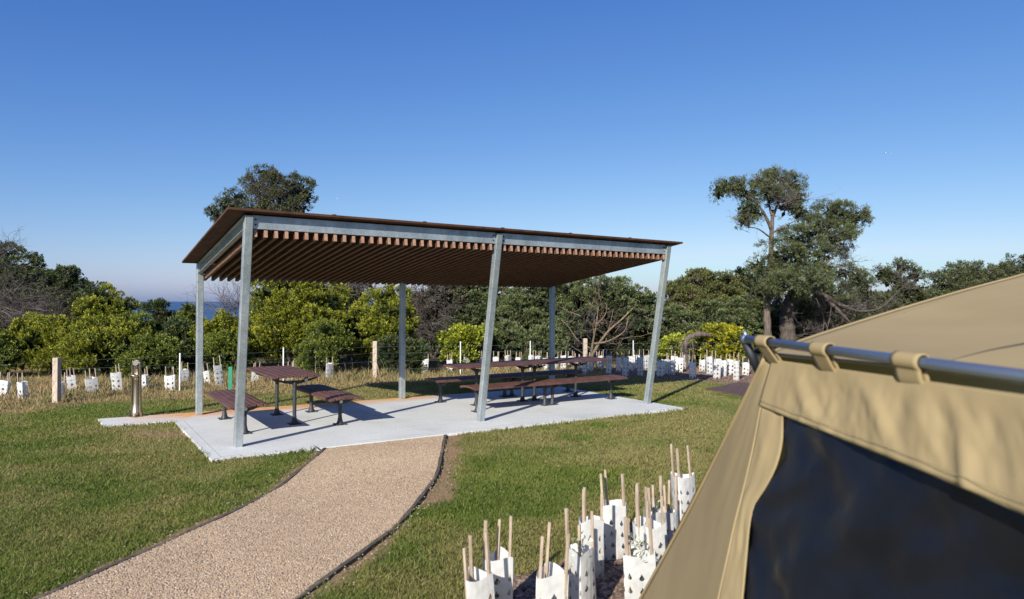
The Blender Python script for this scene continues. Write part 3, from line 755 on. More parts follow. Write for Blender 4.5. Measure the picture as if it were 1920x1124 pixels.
# ------------------------------------------------------------------ foliage
def unit(a): return a/np.maximum(np.linalg.norm(a, axis=1), 1e-9)[:, None]
def leaves(P0, D, ln, wd, c0, c1, rng):
    """diamond leaves: base P0, direction D"""
    k = len(P0); D = unit(D); S = unit(np.cross(D, rng.normal(0, 1, (k, 3)))); 
    ln = ln[:, None]; wd = wd[:, None]
    V = np.stack([P0, P0+D*ln*.5+S*wd/2, P0+D*ln, P0+D*ln*.5-S*wd/2], 1)
    cc = np.stack([c0, (c0+c1)/2, c1, (c0+c1)/2], 1)
    return V.reshape(-1, 3), cc.reshape(-1, 3)
def crown_mesh(blobs, st, seed, name='crown', parent=None, label=None):
    """blobs: list of (centre, (rx,ry,rz)). Shoots stand on the blob surfaces; each shoot carries leaves."""
    rng = np.random.default_rng(seed); Ps, Ns = [], []
    sh_ = st.get('cush', .2)*st.get('shr', .75); blobs = [(b[0], tuple(max(.12, q-sh_) for q in b[1])) for b in blobs]
    cen = np.array([tuple(b[0]) for b in blobs]); rad = np.array([b[1] for b in blobs])
    for (c, r) in blobs:
        area = 4*PI*((r[0]*r[1])**1.6/3+(r[0]*r[2])**1.6/3+(r[1]*r[2])**1.6/3)**(1/1.6)
        k = int(area*st['dens']); d = unit(rng.normal(0, 1, (k, 3)))
        cr = st.get('cush', .2)
        if cr:
            kc = max(6, int(area*st.get('cd', 7.5))); dc = unit(rng.normal(0, 1, (kc, 3))); pc = np.array(tuple(c))+dc*np.array(r)*(.86+.26*rng.random((kc, 1))); nc = unit(dc/np.array(r))
            vis = (nc[:, 1] < .45)|(nc[:, 2] > .5); pc = pc[vis]; nc = nc[vis]; kc = len(pc)
            crs = cr*(.5+.85*rng.random(kc)); per = st['dens']; d2 = unit(rng.normal(0, 1, (kc, per, 3))*1.0+nc[:, None]*.9+np.array([0, 0, .5])) if False else rng.normal(0, 1, (kc, per, 3))+nc[:, None]*1.1+np.array([0, 0, .55])
            d2 = d2/np.linalg.norm(d2, axis=2)[..., None]
            p = pc[:, None]+d2*(crs[:, None]*(.75+.3*rng.random((kc, per))))[..., None]*np.array([1, 1, .8])
            Ps.append(p.reshape(-1, 3)); Ns.append(unit(d2.reshape(-1, 3)+np.repeat(nc, per, 0)*.4)); continue
        lump = 1+.16*np.sin(d[:, 0]*7+c[0]*3)*np.sin(d[:, 1]*6+c[1])*np.sin(d[:, 2]*7+c[2]*5)
        shell = 1-.55*rng.random(k)**3.0*st.get('depth', 1)
        p = np.array(tuple(c))+d*np.array(r)*(lump*shell)[:, None]; nrm = unit(d/np.array(r))
        Ps.append(p); Ns.append(nrm)
    Pp = np.concatenate(Ps); Nn = np.concatenate(Ns)
    ck = [int(40+620*b[1][0]*b[1][2]*st.get('core', 1)) for b in blobs]
    if st.get('core', 1):
        dd = [unit(rng.normal(0, 1, (q, 3))) for q in ck]
        cp = np.concatenate([np.array(tuple(b[0]))+d_*np.array(b[1])*(.25+.52*rng.random((q, 1))) for b, d_, q in zip(blobs, dd, ck)])
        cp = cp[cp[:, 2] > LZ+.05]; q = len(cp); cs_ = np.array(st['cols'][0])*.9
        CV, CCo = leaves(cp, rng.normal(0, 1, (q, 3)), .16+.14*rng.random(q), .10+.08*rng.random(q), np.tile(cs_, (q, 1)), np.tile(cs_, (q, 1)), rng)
    q = np.min(np.linalg.norm((Pp[:, None]-cen[None])/rad[None], axis=2), axis=1)
    keep = (q > .62) & (Pp[:, 2] > LZ+.05); Pp, Nn = Pp[keep], Nn[keep]
    # open gaps
    g = np.sin(Pp[:, 0]*st.get('gf', 3.1)+seed)*np.sin(Pp[:, 1]*3.3+seed*2)*np.sin(Pp[:, 2]*st.get('gf', 3.1)*1.15)
    keep = (g < st.get('gap', .55)) | (rng.random(len(Pp)) < .12); Pp, Nn = Pp[keep], Nn[keep]
    k = len(Pp); D = unit(Nn*st['out']+np.array([[0, 0, st['up']]])+rng.normal(0, st.get('jit', .3), (k, 3)))
    tint = rng.random(k); n = st['n']; sl_ = st['shoot']*(.6+.8*rng.random(k))
    t = rng.random((k, n)); t = t**.7
    S1 = unit(np.cross(D, rng.normal(0, 1, (k, 3)))); S2 = np.cross(D, S1); a = rng.random((k, n))*2*PI
    side = S1[:, None]*np.cos(a)[..., None]+S2[:, None]*np.sin(a)[..., None]
    base = Pp[:, None]+D[:, None]*(t*sl_[:, None])[..., None]+side*(st['puff']*rng.random((k, n))*np.sqrt(1.05-t))[..., None]
    ld = D[:, None]*st.get('fwd', .9)+side*(1.1-.6*t)[..., None]
    lf = st['leaf']*(.7+.6*rng.random((k, n)))
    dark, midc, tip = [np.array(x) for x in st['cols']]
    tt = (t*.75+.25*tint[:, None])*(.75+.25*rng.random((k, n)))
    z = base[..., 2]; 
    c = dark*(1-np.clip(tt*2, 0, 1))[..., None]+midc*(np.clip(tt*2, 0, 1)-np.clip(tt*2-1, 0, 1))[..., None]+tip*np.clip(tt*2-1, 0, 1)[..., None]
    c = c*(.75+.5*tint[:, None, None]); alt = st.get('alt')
    if alt: c = np.where((tint[:, None, None] > 1-alt[1]), np.array(alt[0])*(.7+.6*rng.random((k, n, 1))), c)
    if len(Pp) == 0: return
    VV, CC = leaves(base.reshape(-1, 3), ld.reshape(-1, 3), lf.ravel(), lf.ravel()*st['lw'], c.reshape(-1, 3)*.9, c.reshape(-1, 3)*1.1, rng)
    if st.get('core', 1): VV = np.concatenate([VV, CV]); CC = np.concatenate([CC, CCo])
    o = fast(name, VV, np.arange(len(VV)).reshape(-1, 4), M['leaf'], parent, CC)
    if label: o['label'] = label
    return o
ST = {
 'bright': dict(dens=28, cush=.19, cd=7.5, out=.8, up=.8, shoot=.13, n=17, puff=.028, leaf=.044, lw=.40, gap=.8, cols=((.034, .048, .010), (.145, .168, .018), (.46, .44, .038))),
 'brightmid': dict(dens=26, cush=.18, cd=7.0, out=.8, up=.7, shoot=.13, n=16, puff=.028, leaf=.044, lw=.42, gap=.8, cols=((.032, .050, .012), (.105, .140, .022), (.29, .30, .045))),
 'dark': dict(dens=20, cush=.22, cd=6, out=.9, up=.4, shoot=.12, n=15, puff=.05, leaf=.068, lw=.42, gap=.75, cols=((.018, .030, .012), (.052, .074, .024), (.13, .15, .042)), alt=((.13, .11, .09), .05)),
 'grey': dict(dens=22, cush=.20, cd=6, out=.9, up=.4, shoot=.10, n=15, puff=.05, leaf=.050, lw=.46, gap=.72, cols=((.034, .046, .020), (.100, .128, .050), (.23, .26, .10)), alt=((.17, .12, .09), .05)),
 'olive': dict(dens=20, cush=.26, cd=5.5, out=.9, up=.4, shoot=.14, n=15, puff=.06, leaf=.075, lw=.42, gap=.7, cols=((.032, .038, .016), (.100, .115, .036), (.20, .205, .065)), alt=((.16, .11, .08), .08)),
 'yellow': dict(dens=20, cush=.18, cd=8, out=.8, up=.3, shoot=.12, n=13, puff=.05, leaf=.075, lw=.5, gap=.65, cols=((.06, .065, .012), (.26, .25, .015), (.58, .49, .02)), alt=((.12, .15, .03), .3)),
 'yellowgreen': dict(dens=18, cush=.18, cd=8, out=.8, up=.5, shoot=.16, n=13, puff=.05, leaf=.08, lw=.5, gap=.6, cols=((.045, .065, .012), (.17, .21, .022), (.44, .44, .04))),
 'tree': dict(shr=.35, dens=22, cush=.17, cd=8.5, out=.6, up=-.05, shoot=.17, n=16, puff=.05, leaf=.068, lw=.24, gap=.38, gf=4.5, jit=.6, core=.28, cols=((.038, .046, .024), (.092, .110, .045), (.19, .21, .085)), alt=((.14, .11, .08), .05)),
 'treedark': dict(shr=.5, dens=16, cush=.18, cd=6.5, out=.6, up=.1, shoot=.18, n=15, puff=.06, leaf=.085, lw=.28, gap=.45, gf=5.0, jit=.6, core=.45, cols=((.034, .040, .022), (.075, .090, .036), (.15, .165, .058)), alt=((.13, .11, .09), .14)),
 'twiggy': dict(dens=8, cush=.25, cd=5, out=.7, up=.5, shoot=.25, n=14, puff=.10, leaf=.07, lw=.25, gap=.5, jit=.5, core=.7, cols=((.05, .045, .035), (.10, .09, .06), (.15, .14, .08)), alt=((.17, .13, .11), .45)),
}
def twigs(name, c, r, n, seed, m, parent, length=.9, rad=.012, up=.4, world=True):
    rng = random.Random(seed); V, F = [], []
    def strand(p, d, l, rd, lv):
        pts = [p]; q = p; dd = d
        for i in range(4):
            dd = (dd+Vector((rng.gauss(0, .28), rng.gauss(0, .28), rng.gauss(0, .2)+.04*up))).normalized(); q = q+dd*l/4; pts.append(q)
            if lv > 0 and rng.random() < .85: strand(q, (dd+Vector((rng.gauss(0, .6), rng.gauss(0, .6), rng.gauss(0, .4)))).normalized(), l*.65, rd*.55, lv-1)
        b = len(V)
        for i, p_ in enumerate(pts):
            rr = rd*(1-.2*i)
            t = dd.orthogonal().normalized(); s_ = dd.cross(t)
            for k in range(3): a = 2*PI*k/3; V.append(p_+t*math.cos(a)*rr+s_*math.sin(a)*rr)
        for i in range(4):
            for k in range(3): F.append((b+i*3+k, b+i*3+(k+1) % 3, b+(i+1)*3+(k+1) % 3, b+(i+1)*3+k))
    for i in range(n):
        a = rng.random()*2*PI; el = rng.uniform(0, 1.3)
        d = Vector((math.cos(a)*math.cos(el), math.sin(a)*math.cos(el), math.sin(el)*up+.1)).normalized()
        strand(Vector(c)+Vector((rng.uniform(-1, 1)*r[0], rng.uniform(-1, 1)*r[1], rng.uniform(-1, 1)*r[2])), d, length*rng.uniform(.6, 1.2), rad, 2)
    return fast(name, np.array([tuple(v) for v in V]), np.array(F), m, parent, world=world)
SEED = [500]
def blob_px(Y, px, py, rx, rz=None, dy=0, ry=None):
    rz = rz or rx; s_ = (Y+dy)/1280; return (Yd(px, py, Y+dy), (rx*s_, (ry or rx)*s_, rz*s_))
def shrub(name, x0, x1, ytop, Y, style, label, cat='shrub', group=None, nb_=9, ybot=None, stems=True, twig=0):
    """lumpy bush filling x0..x1 px, top at ytop px, standing on the ground at depth Y"""
    SEED[0] += 1; rr = random.Random(SEED[0]); s_ = Y/1280
    cx = (x0+x1)/2; W_ = (x1-x0)*s_; top = Yd(cx, ytop, Y).z; base = Yd(cx, 650, Y); base.z = LZ
    H = top-LZ; root = empty(name, base, 0, label, cat, group); bl = []
    bl.append((base+Vector((0, 0, H*.50)), (W_*.36, W_*.33, H*.42)))
    for i in range(nb_):
        a = 2*PI*i/nb_+rr.uniform(-.3, .3); lev = rr.choice((.26, .42, .58, .70)); spread = math.sqrt(max(0, 1-((lev-.35)/.62)**2))
        rb = rr.uniform(.17, .27)*min(W_, H*1.5)
        off = Vector((math.cos(a)*(W_/2-rb)*spread, math.sin(a)*(W_*.42-rb)*spread, 0))
        bl.append((base+off+Vector((0, 0, min(H*lev, H-rb*.9))), (rb*1.1, rb, rb*.85)))
    rb = .24*min(W_, H*1.4); bl.append((base+Vector((rr.uniform(-.1, .1)*W_, 0, H-rb*.85)), (rb*1.3, rb, rb*.8)))
    crown_mesh(bl, ST[style], SEED[0], 'foliage', root)
    m = MB()
    for i in range(5):
        a = rr.uniform(0, 2*PI); tip = base+Vector((math.cos(a)*W_*.2, math.sin(a)*W_*.12+.1*W_, H*rr.uniform(.35, .6))); md = base.lerp(tip, .5)+Vector((rr.uniform(-.1, .1), rr.uniform(-.1, .1), -.1*H))
        m.tube([base+Vector((rr.uniform(-.1, .1), rr.uniform(-.1, .1), -.05)), md, tip], [.05, .035, .012], 6)
    m.build('stem', M['bark'], root, world=True)
    if twig: twigs('twigs', base+Vector((0, -W_*.25, H*.35)), (W_*.35, W_*.12, H*.25), twig, SEED[0], M['twig'], root, .6, .009)
    return root
gA = 'shrubs behind the wire fence'
# -- left side
shrub('coastal_shrub', -260, -40, 480, 19, 'dark', 'dark green shrub beyond the left edge of the photo', group=gA, nb_=12)
shrub('coastal_tree', -110, 60, 448, 23, 'dark', 'tall dark green tree mass rising at the far left', 'tree', nb_=14)
shrub('coastal_tree', -10, 130, 480, 22.5, 'dark', 'dark green tree just right of the tallest one at far left', 'tree', nb_=14)
shrub('coastal_tree', 50, 195, 500, 22, 'dark', 'dark green rounded tree sloping down towards the sea gap at left', 'tree', nb_=12)
shrub('coastal_shrub', 110, 225, 530, 21, 'dark', 'lower dark shrub behind the bright shrubs left of the sea gap', group=gA)
shrub('coastal_shrub', 130, 262, 538, 19.5, 'bright', 'bright yellow-green shrub just left of the strip of sea', group=gA, nb_=11)
shrub('coastal_shrub', 20, 165, 592, 17.2, 'bright', 'broad bright green shrub behind the leftmost timber fence post', group=gA, nb_=12)
shrub('coastal_shrub', 110, 255, 602, 16.9, 'bright', 'bright green shrub behind the fence, left of the drinking fountain', group=gA, nb_=12)
shrub('coastal_shrub', -70, 45, 628, 16.6, 'brightmid', 'green shrub at the far left edge behind the fence', group=gA)
shrub('coastal_shrub', 185, 300, 590, 18.6, 'brightmid', 'mid green shrub above the drinking fountain below the sea strip', group=gA)
shrub('coastal_shrub', 215, 335, 632, 16.8, 'brightmid', 'low green shrub directly behind the drinking fountain', group=gA)
shrub('coastal_shrub', 268, 338, 566, 22, 'dark', 'small dark shrub left of the left back post, in front of the sea', group=gA, nb_=8)
shrub('coastal_shrub', 320, 385, 570, 21, 'brightmid', 'upright shrub behind the left back post against the sea', group=gA, nb_=8)
shrub('coastal_shrub', 300, 392, 606, 18.4, 'dark', 'dull dark green shrub low behind the left back post', group=gA)
shrub('coastal_shrub', 365, 465, 586, 18.4, 'bright', 'bright green shrub between the left back post and left front post', group=gA)
shrub('coastal_shrub', 385, 470, 622, 17.6, 'brightmid', 'low green shrub behind the short green post', group=gA)
# -- middle
shrub('coastal_shrub', 455, 650, 508, 19.0, 'bright', 'biggest bright yellow-green rounded shrub under the left half of the roof', group=gA, nb_=16)
shrub('coastal_shrub', 560, 660, 600, 17.8, 'brightmid', 'low front lobe shrub below the biggest bright shrub', group=gA)
shrub('coastal_shrub', 655, 788, 537, 18.8, 'bright', 'second bright yellow-green shrub, behind the middle back post', group=gA, nb_=13)
shrub('coastal_tree', 590, 720, 510, 22.5, 'dark', 'dark tree filling the gap between the two bright shrubs', 'tree', nb_=10, twig=30)
shrub('coastal_shrub', 700, 800, 640, 18.2, 'dark', 'low dark shrub in shade right of the timber fence post', group=gA)
shrub('coastal_tree', 745, 880, 512, 23.5, 'twiggy', 'sparse brown twiggy tree right of the second bright shrub', 'tree', nb_=10, twig=110)
shrub('coastal_tree', 800, 960, 510, 24, 'grey', 'grey-green dense tree just left of the middle front post', 'tree', nb_=14)
shrub('coastal_tree', 925, 1075, 514, 23.2, 'grey', 'grey-green dense tree behind the right back post', 'tree', nb_=14)
shrub('coastal_shrub', 890, 1000, 600, 21.4, 'grey', 'low grey-green shrub over the long table, right of middle front post', group=gA)
shrub('coastal_shrub', 985, 1065, 612, 21, 'grey', 'low grey-green shrub beside the right back post', group=gA)
shrub('coastal_shrub', 822, 912, 614, 19.9, 'yellowgreen', 'bright leafy yellow-green bush left of the middle front post', group=gA, nb_=9)
# domed tree with exposed branches
tr = empty('coastal_tree', Yd(1105, 660, 22.5)); tr.location.z = LZ; tag(tr, 'domed grey-green tree showing bare pale branches under its crown', 'tree')
bl = [blob_px(22.5, x, y, r, rz, dy) for x, y, r, rz, dy in ((1075, 562, 48, 38, .4), (1120, 552, 52, 34, .2), (1165, 560, 48, 34, .3), (1200, 590, 34, 36, .2), (1210, 630, 24, 34, .4), (1065, 600, 30, 34, -.3), (1130, 545, 40, 26, -.6), (1100, 575, 40, 24, 1.2), (1160, 590, 45, 30, 1.6), (1090, 640, 40, 30, 2.0), (1150, 640, 50, 34, 2.3), (1190, 560, 30, 24, -.4), (1050, 545, 30, 20, 0), (1130, 610, 60, 44, 1.6), (1195, 650, 34, 34, .8), (1075, 640, 34, 34, .8), (1090, 590, 34, 24, -.6), (1150, 578, 34, 18, -.9), (1200, 600, 22, 26, -.9), (1070, 620, 22, 20, -.8), (1215, 565, 20, 18, -.6))]
crown_mesh(bl, ST['grey'], 901, 'crown', tr)
m = MB()
for pts, r_ in (((( 1108, 672, 0), (1120, 650, -.2), (1140, 622, -.5), (1165, 600, -.7), (1190, 575, -.6)), (.09, .075, .06, .04, .02)), (((1108, 672, 0), (1112, 640, -.2), (1118, 610, -.4), (1122, 575, -.4)), (.08, .055, .04, .02)), (((1112, 645, -.2), (1140, 640, -.5), (1170, 622, -.8), (1178, 596, -.9)), (.05, .04, .03, .015)), (((1110, 655, -.1), (1085, 640, -.4), (1065, 612, -.5), (1052, 600, -.5)), (.045, .035, .025, .012)), (((1118, 610, -.4), (1135, 590, -.6), (1138, 570, -.7)), (.035, .025, .012)), (((1108, 670, 0), (1092, 662, -.5), (1072, 650, -.8)), (.04, .03, .015)), (((1140, 622, -.5), (1146, 600, -.7), (1150, 580, -.8)), (.03, .02, .01))):
    m.tube([Yd(x, y, 21.7+d) for x, y, d in smooth3(pts)] if False else smoothline([Yd(x, y, 21.7+d) for x, y, d in pts], 16), list(np.interp(np.linspace(0, 1, 16), np.linspace(0, 1, len(r_)), r_)*.62), 7)
m.build('branches', M['palebark'], tr, world=True, smooth=True)
twigs('twigs', Yd(1120, 632, 21.4), (1.1, .4, .5), 50, 77, M['twig'], tr, .5, .009)
twigs('small_branches', Yd(1135, 625, 21.6), (.55, .3, .35), 8, 78, M['palebark'], tr, 1.2, .022, .9)
for a_, b_, t_, y_, l_ in ((395, 560, 592, 24, 'dark scrub seen low between the left front post and the biggest bright shrub'), (540, 700, 560, 25, 'dark scrub behind the two bright rounded shrubs'), (690, 850, 552, 26, 'dark scrub behind the sparse brown twiggy tree'), (820, 1000, 560, 27, 'dark scrub low behind the middle front post'), (1180, 1330, 566, 28.5, 'dark scrub low behind the right front post'), (1440, 1600, 548, 30, 'dark scrub filling the gap right of the broken trunk'), (1560, 1720, 545, 31, 'dark scrub behind the small open skyline tree')):
    shrub('coastal_shrub', a_, b_, t_, y_, 'dark', l_, group=gA, nb_=10)
# -- right
shrub('coastal_tree', 1235, 1400, 506, 27, 'olive', 'rounded olive tree on the skyline left of the tall tree', 'tree', nb_=16)
shrub('coastal_tree', 1330, 1470, 502, 28, 'olive', 'olive green tree behind the tall tree trunk', 'tree', nb_=14)
shrub('coastal_shrub', 1215, 1320, 572, 24, 'grey', 'grey-green shrub just right of the right front post', group=gA, nb_=11)
shrub('coastal_shrub', 1300, 1430, 560, 25, 'grey', 'grey-green shrub above the yellow bush', group=gA, nb_=12)
shrub('coastal_shrub', 1180, 1260, 610, 22.5, 'dark', 'dark shaded shrub behind the right front post', group=gA)
shrub('coastal_shrub', 1235, 1300, 640, 20.6, 'yellowgreen', 'low pale green bush under the bent grey limb', group=gA, nb_=7)
shrub('yellow_bush', 1292, 1402, 606, 20.5, 'yellow', 'yellow leaved bush behind the guards, left of the tent pole end', 'shrub', nb_=11)
shrub('coastal_shrub', 1395, 1520, 585, 27, 'dark', 'dark shaded shrub between the two big trunks', group=gA, nb_=10)
shrub('coastal_tree', 1480, 1620, 560, 27, 'olive', 'olive shrub mass behind the fallen branches above the tent', 'tree', nb_=12, twig=50)
shrub('coastal_tree', 1590, 1720, 560, 26, 'treedark', 'dull green shrub mass below the small open skyline tree', 'tree', nb_=12, twig=60)
shrub('coastal_tree', 1730, 1880, 494, 30, 'treedark', 'broad dull green tree on the skyline right of the small open tree', 'tree', nb_=14)
shrub('coastal_tree', 1840, 2010, 482, 31, 'treedark', 'tallest dull green tree at the right edge above the tent', 'tree', nb_=14)
shrub('coastal_tree', 1680, 1830, 545, 28, 'dark', 'dark green shrub just above the tent roof line', 'tree', nb_=12)
shrub('coastal_tree', 1800, 2100, 540, 28, 'dark', 'dark green hedge mass behind the tent at the right edge', 'tree', nb_=16)

def limb_tree(name, label, Y, base, limbs, blobs, style, seed, bark='bark', tw=None, thin=.8):
    b = Yd(base[0], base[1], Y); b.z = LZ; r = empty(name, b, 0, label, 'tree')
    m = MB()
    for k, (pts, rad) in enumerate(limbs):
        P3 = smoothline([Yd(x, y, Y+d) for x, y, d in pts], 5*len(pts)); n_ = len(P3)
        rr = np.interp(np.linspace(0, 1, n_), np.linspace(0, 1, len(rad)), rad)*thin
        rr = [q*(1+.10*math.sin(i*1.9+k)) for i, q in enumerate(rr)]
        if k == 0:
            t0 = MB().tube(P3, rr, 10); t0.build('trunk', M[bark], r, world=True, smooth=True)
        else: m.tube(P3, rr, 7)
    if m.v: m.build('limbs', M[bark], r, world=True, smooth=True)
    if blobs: crown_mesh([blob_px(Y, *q) for q in blobs], ST[style], seed, 'crown', r)
    for i, (x, y, rx, rz, n_, l_) in enumerate(tw or []):
        s_ = Y/1280; twigs('twigs', Yd(x, y, Y-.3), (rx*s_, .5, rz*s_), n_, seed+i, M['twig'], r, l_, .011)
    return r
# tall tree right
limb_tree('tall_tree', 'tall tree with a tilted two-part crown on a slim bare trunk', 24, (1438, 690),
 [(((1437, 700, 0), (1440, 640, 0), (1438, 590, 0), (1441, 530, 0), (1446, 470, 0), (1447, 425, 0), (1450, 395, .1)), (.19, .17, .155, .14, .12, .10, .07)),
  (((1446, 430, 0), (1432, 400, -.3), (1412, 375, -.5), (1385, 362, -.7), (1352, 358, -.8)), (.08, .06, .05, .035, .015)),
  (((1448, 410, 0), (1460, 380, .3), (1480, 355, .3)), (.07, .05, .02)), (((1447, 405, 0), (1440, 375, .3), (1432, 345, .2)), (.06, .04, .02)),
  (((1443, 445, 0), (1422, 430, -.4), (1400, 425, -.5)), (.04, .03, .01)), (((1443, 440, 0), (1470, 425, -.3), (1500, 410, -.3)), (.05, .03, .015)),
  (((1440, 560, 0), (1465, 520, .3), (1510, 470, .4), (1560, 430, .3)), (.10, .08, .06, .03)), (((1452, 535, .2), (1490, 520, -.3), (1540, 500, -.4), (1575, 470, -.3)), (.06, .05, .035, .015)),
  (((1385, 362, -.7), (1370, 350, -.8), (1345, 348, -.8)), (.025, .02, .01))],
 [(1348, 360, 17, 13, -.8), (1362, 350, 14, 9, -.7), (1385, 352, 16, 10, -.6), (1405, 366, 18, 14, -.4), (1400, 392, 15, 10, -.5), (1425, 345, 26, 14, 0), (1455, 338, 28, 13, .3), (1482, 350, 26, 15, .4), (1495, 372, 18, 16, .2), (1440, 362, 24, 14, -.4), (1475, 385, 26, 18, .2), (1498, 400, 14, 15, .1), (1418, 400, 13, 11, -.3), (1395, 415, 8, 8, -.4),
  (1560, 402, 36, 20, .3), (1590, 418, 30, 22, .2), (1605, 408, 18, 15, .3), (1530, 430, 42, 26, .3), (1570, 445, 34, 22, -.2), (1500, 455, 42, 26, 0), (1460, 480, 34, 26, -.1), (1540, 480, 36, 24, .4), (1500, 500, 38, 24, -.4), (1450, 520, 34, 22, -.3), (1425, 500, 16, 12, -.3), (1490, 535, 32, 20, .2), (1530, 520, 26, 18, .5), (1575, 512, 22, 12, .3), (1610, 520, 18, 9, .2), (1420, 545, 22, 16, -.2), (1560, 545, 26, 12, .4), (1470, 530, 34, 14, -1.2), (1520, 528, 32, 12, -1.5)],
 'tree', 911, 'bark', [(1465, 375, 22, 18, 50, .7), (1400, 420, 20, 20, 18, .4), (1580, 500, 26, 16, 24, .5)])
# broken thick trunk with fallen limbs
limb_tree('broken_tree', 'thick rough broken trunk with dead limbs drooping to the right', 24.7, (1480, 690),
 [(((1478, 700, 0), (1478, 640, 0), (1475, 600, 0), (1480, 565, 0), (1492, 545, 0), (1512, 541, -.2)), (.34, .33, .33, .30, .22, .14)),
  (((1490, 545, 0), (1520, 542, -.3), (1555, 560, -.5), (1590, 578, -.6), (1620, 584, -.6), (1655, 575, -.5), (1690, 540, -.4)), (.17, .13, .09, .065, .045, .03, .012)),
  (((1550, 562, -.5), (1570, 580, -.7), (1600, 612, -.8)), (.08, .07, .05)), (((1476, 585, 0), (1460, 565, -.3), (1452, 545, -.3)), (.10, .07, .04)),
  (((1530, 560, -.3), (1545, 600, -.6), (1535, 635, -.8), (1505, 645, -1), (1498, 655, -1)), (.04, .03, .025, .02, .012)), (((1545, 600, -.6), (1560, 635, -.8)), (.025, .012)), (((1560, 565, -.5), (1555, 600, -.7), (1545, 640, -.8)), (.03, .02, .01))],
 None, None, 921, 'shadedbark', [(1545, 580, 50, 12, 22, .9), (1540, 625, 40, 14, 30, .6), (1630, 585, 50, 12, 14, .7)], .85)
# bent grey limb at the bed
limb_tree('bent_dead_tree', 'bent grey dead limb arching left over the tree guards', 19.8, (1287, 690),
 [(((1288, 690, 0), (1286, 660, 0), (1284, 645, 0), (1292, 633, 0), (1310, 627, 0), (1335, 629, .2)), (.06, .07, .085, .10, .10, .07)),
  (((1296, 690, .1), (1300, 660, 0), (1298, 640, 0)), (.03, .03, .03)), (((1284, 640, 0), (1278, 655, -.1), (1274, 690, -.1)), (.03, .03, .02))],
 None, None, 931, 'bark', [(1285, 650, 14, 14, 10, .4)])
# small open tree on the skyline
limb_tree('skyline_tree', 'small open ragged tree on the skyline above the tent', 26, (1690, 640),
 [(((1690, 660, 0), (1688, 600, 0), (1690, 550, 0), (1690, 510, 0), (1692, 497, 0)), (.12, .1, .08, .05, .02)), (((1689, 560, 0), (1670, 535, -.3), (1655, 520, -.4)), (.05, .04, .02)), (((1690, 550, 0), (1712, 530, .2), (1722, 515, .2)), (.05, .03, .02)), (((1650, 600, 0), (1665, 570, 0), (1688, 545, 0)), (.05, .05, .03)), (((1688, 530, 0), (1680, 505, 0)), (.03, .02))],
 [(1692, 503, 14, 9), (1712, 520, 14, 12), (1665, 525, 13, 9), (1652, 516, 8, 6), (1690, 530, 20, 14), (1720, 545, 14, 12), (1705, 555, 28, 15), (1672, 560, 26, 16), (1640, 565, 20, 12), (1620, 540, 16, 10), (1604, 530, 12, 7)],
 'treedark', 941, 'bark', [(1690, 530, 25, 20, 30, .5)])
# far tree behind the roof
limb_tree('far_tree', 'tall dark tree whose crown shows above the shelter roof at left', 32, (500, 600),
 [(((500, 650, 0), (505, 560, 0), (512, 480, 0), (520, 420, 0), (528, 385, 0)), (.3, .27, .24, .18, .1)), (((520, 420, 0), (500, 385, -.3), (475, 360, -.3)), (.14, .1, .04)), (((526, 395, 0), (550, 370, .3), (570, 360, .3)), (.1, .07, .03)), (((512, 470, 0), (470, 430, -.2), (425, 400, -.2)), (.14, .1, .05)), (((526, 400, 0), (520, 360, 0), (510, 335, 0)), (.08, .05, .02))],
 [(495, 326, 24, 10), (520, 338, 30, 14), (480, 345, 24, 14), (555, 352, 30, 18), (575, 368, 16, 20), (535, 370, 34, 20), (500, 372, 30, 18), (560, 392, 26, 14), (450, 372, 22, 16), (425, 388, 24, 14), (405, 400, 12, 9), (440, 400, 24, 14), (475, 395, 26, 16), (415, 410, 14, 8), (520, 400, 36, 12), (460, 425, 30, 12)],
 'treedark', 951, 'palebark', [(505, 370, 30, 18, 70, .9)])
limb_tree('bare_bush', 'bare grey twiggy bush in front of the sea, left of front post', 21, (440, 640),
 [(((445, 640, 0), (442, 600, 0), (440, 575, 0)), (.05, .04, .02))], None, None, 961, 'bark', [(440, 580, 24, 8, 42, .8)])
limb_tree('bare_bush', 'tangled grey leafless brush in front of the dark trees at far left', 19.5, (40, 660),
 [(((40, 680, 0), (38, 620, 0), (30, 580, 0)), (.08, .06, .02)), (((38, 640, 0), (90, 610, -.2), (130, 600, -.2)), (.05, .04, .02))], None, None, 971, 'bark', [(25, 585, 45, 40, 90, .8), (75, 600, 40, 16, 50, .7), (-10, 500, 14, 36, 40, .6)])
limb_tree('bare_bush', 'brown leafless brush poking out above the dark tree under the roof', 22, (680, 640),
 [(((680, 680, 0), (672, 600, 0), (665, 560, 0)), (.05, .04, .02))], None, None, 981, 'palebark', [(665, 545, 40, 8, 50, .8)])

# ------------------------------------------------------------------ gulls
for px, py, Y in ((1662, 287, 90), (1672, 288, 92), (634, 373, 100)):
    c = Yd(px, py, Y); m = MB()
    m.tube([c+Vector((-.15, 0, 0)), c+Vector((0, 0, .01)), c+Vector((.16, 0, 0))], [.015, .05, .015], 6)
    for s_ in (-1, 1): m.grid([[c+Vector((-.06, 0, .02)), c+Vector((.08, 0, .02))], [c+Vector((-.08, s_*.2, .09)), c+Vector((.05, s_*.2, .09))], [c+Vector((-.1, s_*.4, .03)), c+Vector((-.04, s_*.4, .03))]])
    o = m.build('seabird', M['bird']); tag(o, {1662: 'left bird of the tiny pair high over the right trees', 1672: 'right bird of the tiny pair high over the right trees', 634: 'single tiny bird in the sky above the shelter roof'}[px], 'bird')

